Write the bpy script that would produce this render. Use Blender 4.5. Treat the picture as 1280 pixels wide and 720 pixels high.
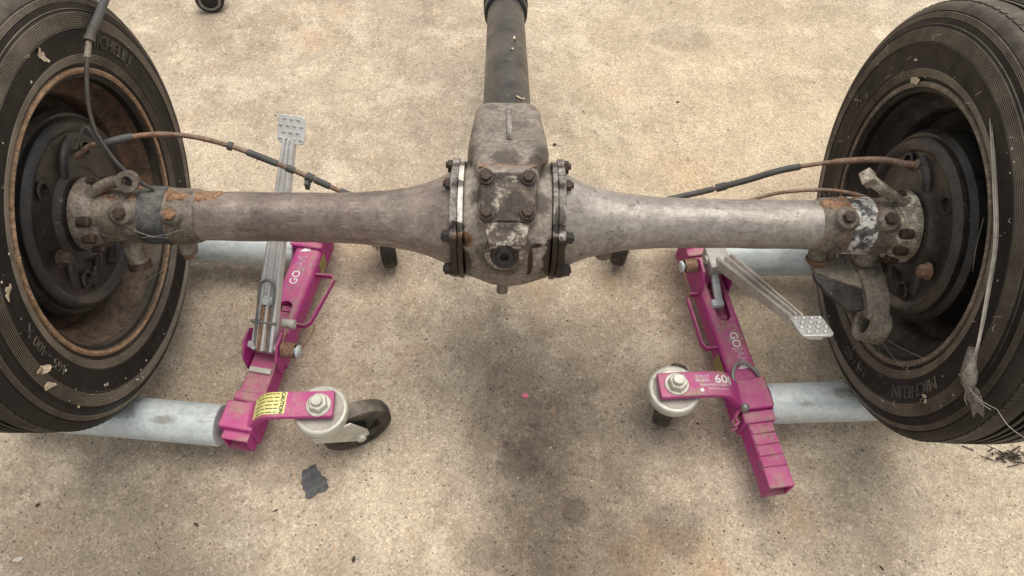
import bpy, bmesh, math, random
from mathutils import Vector, Matrix, noise
R = math.radians
V = Vector
random.seed(7)
for o in list(bpy.data.objects):
    bpy.data.objects.remove(o)
sc = bpy.context.scene
col = sc.collection

# ------------------------------------------------------------------ camera, light, exposure
H = 0.391                                   # axle height above the floor
cd = bpy.data.cameras.new("camera")
cd.sensor_width = 36.0
cd.lens = 912.45 / 1280 * 36
cd.clip_start = 0.02
cd.clip_end = 200
cam = bpy.data.objects.new("camera", cd)
col.objects.link(cam)
cr = V((0.99985462, 0.00622007, 0.01587631))
cu = V((-0.01392587, 0.83517078, 0.54981437))
cf = V((0.00983955, 0.54995552, -0.83513598))
m = Matrix((cr, cu, -cf)).transposed().to_4x4()
m.translation = V((0.001, -0.705, H + 0.8816))
cam.matrix_world = m
sc.camera = cam

w = bpy.data.worlds.new("World")
sc.world = w
w.use_nodes = True
nt = w.node_tree
bg = nt.nodes["Background"]
sky = nt.nodes.new("ShaderNodeTexSky")
sky.sky_type = 'NISHITA'
sky.sun_disc = False
SUN_EL, SUN_AZ = R(77), R(40)               # the overcast sky's brightest part: almost overhead
sky.sun_elevation = SUN_EL
sky.sun_rotation = SUN_AZ
sky.dust_density = 4.0
hs = nt.nodes.new("ShaderNodeHueSaturation")
hs.inputs["Saturation"].default_value = 0.10
nt.links.new(sky.outputs[0], hs.inputs["Color"])
nt.links.new(hs.outputs[0], bg.inputs["Color"])
bg.inputs["Strength"].default_value = 0.14

sl = bpy.data.lights.new("sun", 'SUN')
sl.energy = 1.45
sl.angle = R(45)
sl.color = (1.0, 0.91, 0.78)
sun = bpy.data.objects.new("sun", sl)
col.objects.link(sun)
sd = V((math.sin(SUN_AZ) * math.cos(SUN_EL), math.cos(SUN_AZ) * math.cos(SUN_EL), math.sin(SUN_EL)))
sun.rotation_euler = sd.to_track_quat('Z', 'Y').to_euler()
sun.location = sd * 6

vs = sc.view_settings
vs.view_transform = 'Standard'
vs.look = 'None'
vs.gamma = 1.0
vs.use_curve_mapping = False
vs.exposure = 0.38

# ------------------------------------------------------------------ mesh helpers
class MB:
    def __init__(s):
        s.v = []
        s.f = []
    def add(s, vs_, fs):
        n = len(s.v)
        s.v += [tuple(p) for p in vs_]
        s.f += [tuple(i + n for i in f) for f in fs]
        return s
    def box(s, c, size, rot=None, taper=None):
        x, y, z = (k / 2 for k in size)
        ps = [V((a * x, b * y, c_ * z)) for c_ in (-1, 1) for b in (-1, 1) for a in (-1, 1)]
        if taper:
            ps = [V((p.x * (taper if p.z > 0 else 1), p.y * (taper if p.z > 0 else 1), p.z)) for p in ps]
        if rot is not None:
            ps = [rot @ p for p in ps]
        c = V(c)
        return s.add([p + c for p in ps], [(0, 2, 3, 1), (4, 5, 7, 6), (0, 1, 5, 4), (2, 6, 7, 3), (0, 4, 6, 2), (1, 3, 7, 5)])
    def lathe(s, prof, origin, axis, seg=48, caps=True):
        """prof: list of (distance along axis, radius)"""
        a = V(axis).normalized()
        u = a.orthogonal().normalized()
        b = a.cross(u)
        o = V(origin)
        vs_, fs = [], []
        n = len(prof)
        for i in range(seg):
            t = 2 * math.pi * i / seg
            d = u * math.cos(t) + b * math.sin(t)
            for (h_, r_) in prof:
                vs_.append(o + a * h_ + d * r_)
        for i in range(seg):
            j = (i + 1) % seg
            for k in range(n - 1):
                fs.append((i * n + k, j * n + k, j * n + k + 1, i * n + k + 1))
        if caps:
            fs.append(tuple(i * n for i in reversed(range(seg))))
            fs.append(tuple(i * n + n - 1 for i in range(seg)))
        return s.add(vs_, fs)
    def cyl(s, p0, p1, r, seg=24, r2=None):
        p0, p1 = V(p0), V(p1)
        L = (p1 - p0).length
        return s.lathe([(0, r), (L, r if r2 is None else r2)], p0, p1 - p0, seg)
    def tube(s, pts, r, seg=10, sub=5, rfun=None):
        ps = smooth_path(pts, sub)
        n = len(ps)
        vs_, fs = [], []
        t = (ps[1] - ps[0]).normalized()
        u = t.orthogonal().normalized()
        for i, p in enumerate(ps):
            t = (ps[min(i + 1, n - 1)] - ps[max(i - 1, 0)]).normalized()
            u = (u - t * u.dot(t)).normalized()
            b = t.cross(u)
            rr = rfun(i / (n - 1)) if rfun else r
            for k in range(seg):
                a = 2 * math.pi * k / seg
                vs_.append(p + (u * math.cos(a) + b * math.sin(a)) * rr)
        for i in range(n - 1):
            for k in range(seg):
                k2 = (k + 1) % seg
                fs.append((i * seg + k, i * seg + k2, (i + 1) * seg + k2, (i + 1) * seg + k))
        fs.append(tuple(reversed(range(seg))))
        fs.append(tuple((n - 1) * seg + k for k in range(seg)))
        return s.add(vs_, fs)
    def sweep(s, pts, secs, side, caps=True):
        """sections (list of (side, normal) pairs, one list or one per point) along a path; side = fixed sideways vector"""
        n = len(pts)
        pts = [V(p) for p in pts]
        vs_, fs = [], []
        if not isinstance(secs[0][0], (tuple, list)):
            secs = [secs] * n
        k_ = len(secs[0])
        for i, p in enumerate(pts):
            t = (pts[min(i + 1, n - 1)] - pts[max(i - 1, 0)]).normalized()
            sv = V(side)
            sv = (sv - t * sv.dot(t)).normalized()
            nv = sv.cross(t)
            for (a, b) in secs[i]:
                vs_.append(p + sv * a + nv * b)
        for i in range(n - 1):
            for k in range(k_):
                k2 = (k + 1) % k_
                fs.append((i * k_ + k, i * k_ + k2, (i + 1) * k_ + k2, (i + 1) * k_ + k))
        if caps:
            fs.append(tuple(reversed(range(k_))))
            fs.append(tuple((n - 1) * k_ + k for k in range(k_)))
        return s.add(vs_, fs)
    def recttube(s, p0, p1, wd, ht, t):
        """hollow square tube, open at both ends"""
        p0, p1 = V(p0), V(p1)
        d = (p1 - p0).normalized()
        sv = d.cross(V((0, 0, 1))).normalized()
        nv = sv.cross(d)
        ring = []
        for p in (p0, p1):
            for (a, b) in ((wd / 2, ht / 2), (wd / 2 - t, ht / 2 - t)):
                for (x, y) in ((-1, -1), (1, -1), (1, 1), (-1, 1)):
                    ring.append(p + sv * a * x + nv * b * y)
        fs = []
        for k in range(4):
            k2 = (k + 1) % 4
            fs.append((k, k2, 8 + k2, 8 + k))
            fs.append((4 + k2, 4 + k, 12 + k, 12 + k2))
            fs.append((k2, k, 4 + k, 4 + k2))
            fs.append((8 + k, 8 + k2, 12 + k2, 12 + k))
        return s.add(ring, fs)
    def hexhead(s, p, nrm, r=0.009, h=0.007, washer=0.0):
        p, nrm = V(p), V(nrm).normalized()
        if washer:
            s.lathe([(0, washer), (0.0016, washer), (0.002, washer * .93)], p, nrm, 24)
            p = p + nrm * 0.002
        s.lathe([(0, r), (h * .82, r), (h, r * .86)], p, nrm, 6)
        return s

def smooth_path(pts, sub):
    pts = [V(p) for p in pts]
    if sub <= 1 or len(pts) < 3:
        return pts
    out = []
    n = len(pts)
    for i in range(n - 1):
        p0, p1, p2, p3 = pts[max(i - 1, 0)], pts[i], pts[i + 1], pts[min(i + 2, n - 1)]
        for k in range(sub):
            t = k / sub
            out.append(0.5 * ((2 * p1) + (p2 - p0) * t + (2 * p0 - 5 * p1 + 4 * p2 - p3) * t * t + (3 * p1 - p0 - 3 * p2 + p3) * t ** 3))
    out.append(pts[-1])
    return out

def slab(poly, off):
    n = len(poly)
    a = [V(p) for p in poly]
    b = [p + V(off) for p in a]
    return a + b, [tuple(range(n)), tuple(range(2 * n - 1, n - 1, -1))] + [(k, (k + 1) % n, n + (k + 1) % n, n + k) for k in range(n)]

def mesh_of(name, mb, mat, smooth=35, fix=True):
    me = bpy.data.meshes.new(name)
    me.from_pydata(mb.v, [], mb.f)
    if fix:
        bm = bmesh.new()
        bm.from_mesh(me)
        bmesh.ops.recalc_face_normals(bm, faces=bm.faces)
        bm.to_mesh(me)
        bm.free()
    if smooth:
        me.shade_smooth()
        me.set_sharp_from_angle(angle=R(smooth))
    if mat:
        me.materials.append(mat)
    return me

def link(name, me, parent=None, bevel=0.0, matrix=None):
    o = bpy.data.objects.new(name, me)
    col.objects.link(o)
    if parent is not None:
        o.parent = parent
        o.matrix_parent_inverse = world_of(parent).inverted()
    o.matrix_basis = matrix if matrix is not None else Matrix.Identity(4)
    if bevel:
        b = o.modifiers.new("bevel", 'BEVEL')
        b.width = bevel
        b.segments = 2
        b.limit_method = 'ANGLE'
        b.angle_limit = R(40)
        b.harden_normals = False
    return o

def world_of(o):
    m_ = o.matrix_basis.copy()
    if o.parent:
        m_ = world_of(o.parent) @ o.matrix_parent_inverse @ m_
    return m_

def part(name, mb, mat, parent=None, bevel=0.0, smooth=35):
    return link(name, mesh_of(name, mb, mat, smooth), parent, bevel)

def cast(o, voxel=0.003, it=6, fac=0.5):
    """melt the primitives of one part into a single rounded casting"""
    r_ = o.modifiers.new("melt", 'REMESH')
    r_.mode = 'VOXEL'
    r_.voxel_size = voxel
    r_.use_smooth_shade = True
    if it:
        s_ = o.modifiers.new("soften", 'SMOOTH')
        s_.iterations = it
        s_.factor = fac
    return o

def thing(name, loc, label, cat, group=None):
    o = bpy.data.objects.new(name, None)
    col.objects.link(o)
    o.location = loc
    o.empty_display_size = 0.05
    tag(o, label, cat, group)
    return o

def tag(o, label, cat, group=None):
    o["label"] = label
    o["category"] = cat
    if group:
        o["group"] = group
    return o

def text_mesh(body, size, extrude=0.0, align='CENTER', bold=0.0, outline=0.0):
    cu_ = bpy.data.curves.new("lettering", 'FONT')
    cu_.body = body
    cu_.size = size
    cu_.extrude = extrude
    cu_.offset = bold
    cu_.align_x = align
    cu_.align_y = 'CENTER'
    cu_.resolution_u = 3
    if outline:
        cu_.fill_mode = 'NONE'
        cu_.bevel_depth = outline
        cu_.bevel_resolution = 0
    o = bpy.data.objects.new("lettering", cu_)
    col.objects.link(o)
    dg = bpy.context.evaluated_depsgraph_get()
    dg.update()
    me = bpy.data.meshes.new_from_object(o.evaluated_get(dg))
    vs_ = [v.co.copy() for v in me.vertices]
    fs = [tuple(p.vertices) for p in me.polygons]
    bpy.data.objects.remove(o)
    bpy.data.curves.remove(cu_)
    bpy.data.meshes.remove(me)
    return vs_, fs

# ------------------------------------------------------------------ material helpers
class NT:
    def __init__(s, name):
        s.m = bpy.data.materials.new(name)
        s.m.use_nodes = True
        s.t = s.m.node_tree
        s.b = s.t.nodes["Principled BSDF"]
        tc = s.t.nodes.new("ShaderNodeTexCoord")
        s.co = tc.outputs["Object"]
        g = s.t.nodes.new("ShaderNodeNewGeometry")
        s.pos, s.nrm = g.outputs["Position"], g.outputs["Normal"]
        s.point = g.outputs["Pointiness"]
    def n(s, typ, **kw):
        nd = s.t.nodes.new(typ)
        for k, v in kw.items():
            setattr(nd, k, v)
        return nd
    def put(s, sock, v):
        if isinstance(v, bpy.types.NodeSocket):
            s.t.links.new(v, sock)
        elif isinstance(v, (tuple, list)) and len(v) == 3 and len(sock.default_value) == 4:
            sock.default_value = (*v, 1)
        else:
            sock.default_value = v
    def scaled(s, co, sc_):
        mp = s.n("ShaderNodeMapping")
        s.put(mp.inputs["Vector"], co)
        mp.inputs["Scale"].default_value = sc_
        return mp.outputs[0]
    def noise(s, scale, detail=6, rough=0.6, co=None, dist=0.0, off=0.0):
        nd = s.n("ShaderNodeTexNoise")
        c = co or s.co
        if off:
            mp = s.n("ShaderNodeMapping")
            s.put(mp.inputs["Vector"], c)
            mp.inputs["Location"].default_value = (off, off * 1.7, -off)
            c = mp.outputs[0]
        s.put(nd.inputs["Vector"], c)
        nd.inputs["Scale"].default_value = scale
        nd.inputs["Detail"].default_value = detail
        nd.inputs["Roughness"].default_value = rough
        nd.inputs["Distortion"].default_value = dist
        return nd.outputs["Fac"]
    def voro(s, scale, feature='F1', out="Distance", co=None, rnd=1.0):
        nd = s.n("ShaderNodeTexVoronoi", feature=feature)
        s.put(nd.inputs["Vector"], co or s.co)
        nd.inputs["Scale"].default_value = scale
        nd.inputs["Randomness"].default_value = rnd
        return nd.outputs[out]
    def ramp(s, fac, stops, interp='LINEAR'):
        nd = s.n("ShaderNodeValToRGB")
        cr_ = nd.color_ramp
        cr_.interpolation = interp
        while len(cr_.elements) < len(stops):
            cr_.elements.new(0.5)
        for e, (p, c) in zip(cr_.elements, stops):
            e.position = p
            e.color = (*c, 1) if isinstance(c, (tuple, list)) else (c, c, c, 1)
        s.put(nd.inputs[0], fac)
        return nd.outputs[0]
    def step(s, fac, a, b):
        nd = s.n("ShaderNodeMapRange", interpolation_type='SMOOTHSTEP')
        s.put(nd.inputs[0], fac)
        nd.inputs[1].default_value = a
        nd.inputs[2].default_value = b
        return nd.outputs[0]
    def math(s, op, a, b=0.0, clamp=False):
        nd = s.n("ShaderNodeMath", operation=op, use_clamp=clamp)
        s.put(nd.inputs[0], a)
        s.put(nd.inputs[1], b)
        return nd.outputs[0]
    def mix(s, fac, a, b, blend='MIX'):
        nd = s.n("ShaderNodeMix", data_type='RGBA', blend_type=blend)
        s.put(nd.inputs[0], fac)
        s.put(nd.inputs[6], a)
        s.put(nd.inputs[7], b)
        return nd.outputs[2]
    def blob(s, p, rad, soft=0.5, wob=0.5, wscale=12, stretch=(1, 1, 1)):
        """a stain of its own shape at a place on the thing"""
        sub = s.n("ShaderNodeVectorMath", operation='SUBTRACT')
        s.put(sub.inputs[0], s.pos)
        sub.inputs[1].default_value = p
        mp = s.n("ShaderNodeVectorMath", operation='MULTIPLY')
        s.put(mp.inputs[0], sub.outputs[0])
        mp.inputs[1].default_value = stretch
        ln = s.n("ShaderNodeVectorMath", operation='LENGTH')
        s.put(ln.inputs[0], mp.outputs[0])
        nz = s.noise(wscale, 9, 0.78)
        d = s.math('ADD', ln.outputs["Value"], s.math('MULTIPLY', s.math('SUBTRACT', nz, 0.5), wob * rad * 2))
        return s.step(d, rad, rad * (1 - soft))
    def sepz(s, v, k=2):
        nd = s.n("ShaderNodeSeparateXYZ")
        s.put(nd.inputs[0], v)
        return nd.outputs[k]
    def bump(s, height, strength=0.3, dist=0.002, prev=None):
        nd = s.n("ShaderNodeBump")
        s.put(nd.inputs["Height"], height)
        nd.inputs["Strength"].default_value = strength
        nd.inputs["Distance"].default_value = dist
        if prev is not None:
            s.put(nd.inputs["Normal"], prev)
        return nd.outputs[0]
    def done(s, color, rough=0.6, metal=0.0, normal=None, spec=None):
        s.put(s.b.inputs["Base Color"], color)
        s.put(s.b.inputs["Roughness"], rough)
        s.put(s.b.inputs["Metallic"], metal)
        if spec is not None:
            s.b.inputs["Specular IOR Level"].default_value = spec
        if normal is not None:
            s.put(s.b.inputs["Normal"], normal)
        return s.m

def M_concrete():
    t = NT("weathered concrete")
    big = t.noise(1.5, 9, 0.68)
    mid = t.noise(8, 10, 0.74, off=3)
    c = t.ramp(big, [(0.26, (0.345, 0.28, 0.205)), (0.5, (0.432, 0.355, 0.262)), (0.74, (0.515, 0.432, 0.318))])
    c = t.mix(t.math('MULTIPLY', t.step(mid, 0.48, 0.60), 0.75), c, (0.57, 0.485, 0.37))
    c = t.mix(t.math('MULTIPLY', t.step(t.noise(3.6, 10, 0.76, off=9), 0.52, 0.60), 0.4), c, (0.29, 0.24, 0.18))
    c = t.mix(t.math('MULTIPLY', t.step(t.noise(2.7, 9, 0.75, off=21), 0.56, 0.64), 0.3), c, (0.50, 0.32, 0.18))
    warm = t.blob((0.62, 0.62, 0), 0.75, 0.95, 0.4, 3, (1, 0.8, 1))
    c = t.mix(t.math('MULTIPLY', warm, 0.35), c, (0.60, 0.475, 0.30))
    # pale scuffs and broom streaks running away from the viewer
    st = t.step(t.noise(22, 8, 0.78, co=t.scaled(t.co, (3.2, 0.2, 1)), off=33), 0.52, 0.64)
    c = t.mix(t.math('MULTIPLY', st, 0.14), c, (0.62, 0.55, 0.45))
    # dirt settled in the pores
    dr = t.math('MULTIPLY', t.step(t.noise(45, 9, 0.82, off=14), 0.55, 0.62), t.step(t.noise(2.6, 8, 0.7, off=17), 0.44, 0.58))
    c = t.mix(t.math('MULTIPLY', dr, 0.55), c, (0.16, 0.128, 0.095))
    c = t.mix(0.4, c, t.ramp(t.noise(6, 10, 0.78, off=63), [(0.36, 0.3), (0.64, 0.7)]), 'OVERLAY')
    # sand grains: every grain its own tint
    pit = t.math('MULTIPLY', t.step(t.voro(70), 0.13, 0.08), t.step(t.sepz(t.voro(70, out="Color"), 2), 0.42, 0.44))
    c = t.mix(t.math('MULTIPLY', pit, 0.7), c, (0.13, 0.105, 0.08))
    g1 = t.sepz(t.voro(300, out="Color"), 0)
    c = t.mix(0.5, c, t.ramp(g1, [(0.0, 0.22), (0.14, 0.40), (0.5, 0.5), (0.86, 0.56), (1.0, 0.82)]), 'OVERLAY')
    g2 = t.sepz(t.voro(620, out="Color"), 1)
    c = t.mix(0.42, c, t.ramp(g2, [(0.0, 0.22), (0.5, 0.5), (1.0, 0.78)]), 'OVERLAY')
    # exposed small stones, some pale, some orange, some dark
    v2c, v2d = t.voro(125, out="Color"), t.voro(125)
    p2, p3 = t.sepz(v2c, 1), t.sepz(v2c, 0)
    g3 = t.step(v2d, 0.40, 0.34)
    c = t.mix(t.math('MULTIPLY', g3, t.math('MULTIPLY', t.step(p2, 0.93, 0.94), 0.7)), c, t.ramp(p3, [(0.3, (0.66, 0.58, 0.46)), (0.7, (0.62, 0.52, 0.40)), (0.92, (0.58, 0.36, 0.19))]))
    c = t.mix(t.math('MULTIPLY', t.step(v2d, 0.28, 0.22), t.math('MULTIPLY', t.step(p2, 0.10, 0.08), 0.75)), c, (0.10, 0.08, 0.062))
    # old oil and traffic dirt under the axle, stains, darker patches by the tyres
    for (p, r_, so, wo, ws, st, a_, k_) in (
            ((0.12, -0.48, 0), 0.38, 0.85, 0.40, 12, (1.3, 0.55, 1), 0.86, (0.150, 0.117, 0.084)),
            ((0.09, -0.46, 0), 0.07, 0.35, 0.9, 26, (1.6, 0.6, 1), 0.12, (0.20, 0.165, 0.125)),
            ((0.16, -0.62, 0), 0.08, 0.4, 0.9, 26, (1.5, 0.6, 1), 0.12, (0.20, 0.165, 0.125)),
            ((0.03, -0.24, 0), 0.045, 0.3, 0.9, 30, (1, 1, 1), 0.5, (0.18, 0.145, 0.11)),
            ((0.13, -0.33, 0), 0.03, 0.3, 0.9, 40, (1, 1, 1), 0.5, (0.18, 0.145, 0.11)),
            ((-0.03, -0.40, 0), 0.035, 0.3, 0.9, 40, (1, 1, 1), 0.4, (0.2, 0.165, 0.125)),
            ((0.30, -0.36, 0), 0.06, 0.4, 0.9, 26, (1, 1, 1), 0.4, (0.22, 0.18, 0.14)),
            ((0.06, -0.30, 0), 0.17, 0.7, 0.7, 9, (1.5, 0.8, 1), 0.4, (0.11, 0.088, 0.068)),
            ((0.02, -0.10, 0), 0.26, 0.9, 0.6, 7, (1.2, 0.9, 1), 0.7, (0.165, 0.133, 0.10)),
            ((-0.70, -0.55, 0), 0.42, 0.9, 0.5, 4, (0.8, 1.1, 1), 0.72, (0.20, 0.165, 0.122)),
            ((-0.55, -0.38, 0), 0.2, 0.7, 0.6, 8, (1, 1, 1), 0.45, (0.21, 0.17, 0.125)),
            ((0.62, -0.52, 0), 0.2, 0.7, 0.6, 8, (1, 1, 1), 0.25, (0.27, 0.21, 0.145)),
            ((0.24, -0.10, 0), 0.18, 0.8, 0.6, 9, (1, 0.8, 1), 0.5, (0.19, 0.152, 0.115)),
            ((-0.25, -0.48, 0), 0.16, 0.7, 0.6, 9, (1.0, 1.4, 1), 0.3, (0.19, 0.155, 0.115)),
            ((0.25, 0.36, 0), 0.05, 0.3, 0.5, 22, (1, 1, 1), 0.3, (0.22, 0.18, 0.14)),
            ((0.47, 0.95, 0), 0.075, 0.25, 0.35, 20, (0.8, 1.2, 1), 0.45, (0.25, 0.21, 0.165)),
            ((0.20, 0.62, 0), 0.16, 0.6, 0.7, 10, (1, 1, 1), 0.22, (0.25, 0.2, 0.15)),
            ((-0.60, 0.18, 0), 0.26, 0.6, 0.6, 8, (1, 1, 1), 0.4, (0.23, 0.175, 0.13)),
            ((0.70, 0.30, 0), 0.21, 0.6, 0.5, 9, (1, 0.8, 1), 0.5, (0.25, 0.19, 0.145)),
            ((-0.30, 0.27, 0), 0.12, 0.6, 0.7, 14, (1, 1.3, 1), 0.3, (0.40, 0.25, 0.14)),
            ((-0.20, 0.85, 0), 0.3, 0.7, 0.6, 8, (2.2, 0.6, 1), 0.25, (0.29, 0.245, 0.195)),
            ((0.36, -0.44, 0), 0.04, 0.6, 0.7, 30, (1, 1, 1), 0.3, (0.45, 0.24, 0.12))):
        c = t.mix(t.math('MULTIPLY', t.blob(p, r_, so, wo, ws, st), a_), c, tuple(min(1.0, q_ / w_) for q_, w_ in zip(k_, (0.44, 0.36, 0.26))), 'MULTIPLY')
    drip = t.math('MULTIPLY', t.step(t.voro(34), 0.22, 0.16), t.step(t.sepz(t.voro(34, out="Color"), 0), 0.80, 0.81))
    near = t.blob((0.08, -0.25, 0), 0.42, 0.7, 0.3, 6, (1.2, 0.8, 1))
    c = t.mix(t.math('MULTIPLY', t.math('MULTIPLY', drip, near), 0.35), c, (0.45, 0.42, 0.4), 'MULTIPLY')
    rs = t.math('MULTIPLY', t.step(t.noise(38, 9, 0.82, off=81), 0.585, 0.62), t.step(t.noise(3, 6, 0.7, off=83), 0.46, 0.58))
    c = t.mix(t.math('MULTIPLY', rs, 0.5), c, (0.36, 0.19, 0.10))
    hgt = t.math('SUBTRACT', t.math('ADD', t.math('MULTIPLY', g1, 0.7), t.math('MULTIPLY', g3, 0.5)), t.math('MULTIPLY', pit, 2.0))
    n1 = t.bump(hgt, 0.5, 0.0012)
    n1 = t.bump(t.noise(60, 9, 0.8), 0.45, 0.004, n1)
    return t.done(c, t.ramp(mid, [(0.3, 0.8), (0.7, 0.95)]), 0, n1, 0.25)

def M_rubber(name, dust=0.35, tone=1.0, crest=False):
    t = NT(name)
    a = t.noise(7, 6, 0.65)
    c = t.ramp(a, [(0.3, tuple(k * tone for k in (0.009, 0.008, 0.0072))), (0.7, tuple(k * tone for k in (0.022, 0.019, 0.0165)))])
    up = t.step(t.sepz(t.nrm), 0.05, 0.95)
    n1 = t.noise(18, 9, 0.78, off=4)
    d = t.math('MULTIPLY', t.step(n1, 0.38, 0.72), dust)
    d = t.math('ADD', d, t.math('MULTIPLY', up, t.math('ADD', 0.2, t.math('MULTIPLY', t.step(n1, 0.3, 0.75), 0.55))), True)
    if crest:
        d = t.math('ADD', d, t.math('MULTIPLY', t.step(t.noise(11, 8, 0.75, off=8), 0.2, 0.65), 0.72), True)
    c = t.mix(d, c, (0.27, 0.225, 0.17) if crest else (0.205, 0.172, 0.135))
    sc_ = t.step(t.noise(60, 6, 0.8, off=12), 0.64, 0.74)
    c = t.mix(t.math('MULTIPLY', sc_, 0.3), c, (0.24, 0.21, 0.17))
    n = t.bump(t.noise(240, 4, 0.7), 0.3, 0.0012)
    return t.done(c, t.ramp(t.noise(25, 4), [(0.3, 0.42), (0.7, 0.65)]), 0, n, 0.22)

def M_metal(name, cols, rust=0.0, rustcol=((0.09, 0.035, 0.015), (0.24, 0.10, 0.045)), grime=0.0, grimecol=(0.03, 0.024, 0.02),
            paint=0.0, paintcol=(0.55, 0.52, 0.47), scale=14, metal=0.3, rough=(0.45, 0.75), bump=0.25, dust=0.0, extra=None, fleck=0.0, scratch=0.0, micro=0.65):
    t = NT(name)
    a = t.noise(scale, 8, 0.68, dist=0.4)
    c = t.ramp(a, [(0.28, cols[0]), (0.5, cols[1]), (0.72, cols[2])])
    c = t.mix(micro, c, t.ramp(t.noise(scale * 3.3, 7, 0.75, off=52), [(0.34, 0.22), (0.66, 0.78)]), 'OVERLAY')
    c = t.mix(micro, c, t.ramp(t.noise(scale * 11, 5, 0.75, off=2), [(0.36, 0.15), (0.64, 0.85)]), 'OVERLAY')
    hgt = t.noise(scale * 16, 5, 0.7, off=1)
    if paint:
        pm = t.step(t.noise(scale * 2.2, 10, 0.8, off=31, dist=0.15), 1 - paint, 1 - paint + 0.025)
        pc = t.mix(0.7, paintcol, t.ramp(t.noise(scale * 6, 8, 0.8, off=61), [(0.35, 0.2), (0.65, 0.72)]), 'OVERLAY')
        c = t.mix(pm, c, pc)
        hgt = t.math('ADD', hgt, t.math('MULTIPLY', pm, 0.9))
    if grime:
        gm = t.step(t.noise(scale * 1.5, 10, 0.82, off=17, dist=0.2), 1 - grime, 1 - grime + 0.1)
        c = t.mix(t.math('MULTIPLY', gm, 0.88), c, grimecol)
    if rust:
        rm = t.step(t.noise(scale * 1.1, 9, 0.75, off=8), 1 - rust, 1 - rust + 0.14)
        rc = t.ramp(t.noise(scale * 5, 5, 0.7, off=6), [(0.3, rustcol[0]), (0.7, rustcol[1])])
        c = t.mix(rm, c, rc)
        hgt = t.math('ADD', hgt, t.math('MULTIPLY', rm, 0.5))
        met = t.math('MULTIPLY', t.math('SUBTRACT', 1.0, rm), metal)
    else:
        met = metal
    if fleck:
        fm = t.step(t.noise(scale * 12, 4, 0.7, off=41), 1 - fleck, 1 - fleck + 0.04)
        c = t.mix(fm, c, (0.55, 0.5, 0.43))
    if scratch:
        sm0 = t.noise(9, 9, 0.78, co=t.scaled(t.co, (0.45, 2.2, 2.2)), off=15)
        c = t.mix(scratch, c, t.ramp(sm0, [(0.36, 0.22), (0.64, 0.80)]), 'OVERLAY')
        sm = t.step(t.noise(40, 8, 0.8, co=t.scaled(t.co, (0.35, 3, 3)), off=5), 0.585, 0.62)
        c = t.mix(t.math('MULTIPLY', sm, scratch), c, (0.42, 0.36, 0.31))
        sm2 = t.step(t.noise(30, 8, 0.8, co=t.scaled(t.co, (0.4, 3, 3)), off=25), 0.575, 0.62)
        c = t.mix(t.math('MULTIPLY', sm2, scratch), c, (0.06, 0.045, 0.038))
    if micro >= 0.3:
        sp1 = t.math('MULTIPLY', t.step(t.noise(scale * 7, 9, 0.84, off=71), 0.57, 0.60), t.step(t.noise(scale * 0.8, 6, 0.7, off=77), 0.36, 0.6))
        c = t.mix(t.math('MULTIPLY', sp1, 0.7), c, (0.028, 0.021, 0.017))
        sp2 = t.math('MULTIPLY', t.step(t.noise(scale * 9, 8, 0.82, off=91), 0.61, 0.63), t.step(t.noise(scale, 6, 0.7, off=97), 0.42, 0.6))
        c = t.mix(t.math('MULTIPLY', sp2, 0.45), c, (0.46, 0.41, 0.35))
    if dust:
        up = t.step(t.sepz(t.nrm), 0.1, 0.95)
        c = t.mix(t.math('MULTIPLY', t.math('MULTIPLY', up, t.step(t.noise(scale * 3, 6, 0.7, off=3), 0.3, 0.7)), dust), c, (0.33, 0.28, 0.215))
    ro = t.ramp(t.noise(scale * 2, 5, 0.6, off=11), [(0.3, rough[0]), (0.7, rough[1])])
    if extra:
        c, ro, met = extra(t, c, ro, met)
    return t.done(c, ro, met, t.bump(hgt, bump, 0.002), 0.45)

def M_flat(name, c, rough=0.6, metal=0.0, var=0.3, scale=30, spec=0.4):
    t = NT(name)
    k = t.ramp(t.noise(scale, 6, 0.7), [(0.3, tuple(x * (1 - var) for x in c)), (0.7, tuple(min(1, x * (1 + var)) for x in c))])
    return t.done(k, rough, metal, t.bump(t.noise(scale * 6, 4), 0.15, 0.001), spec)

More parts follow.
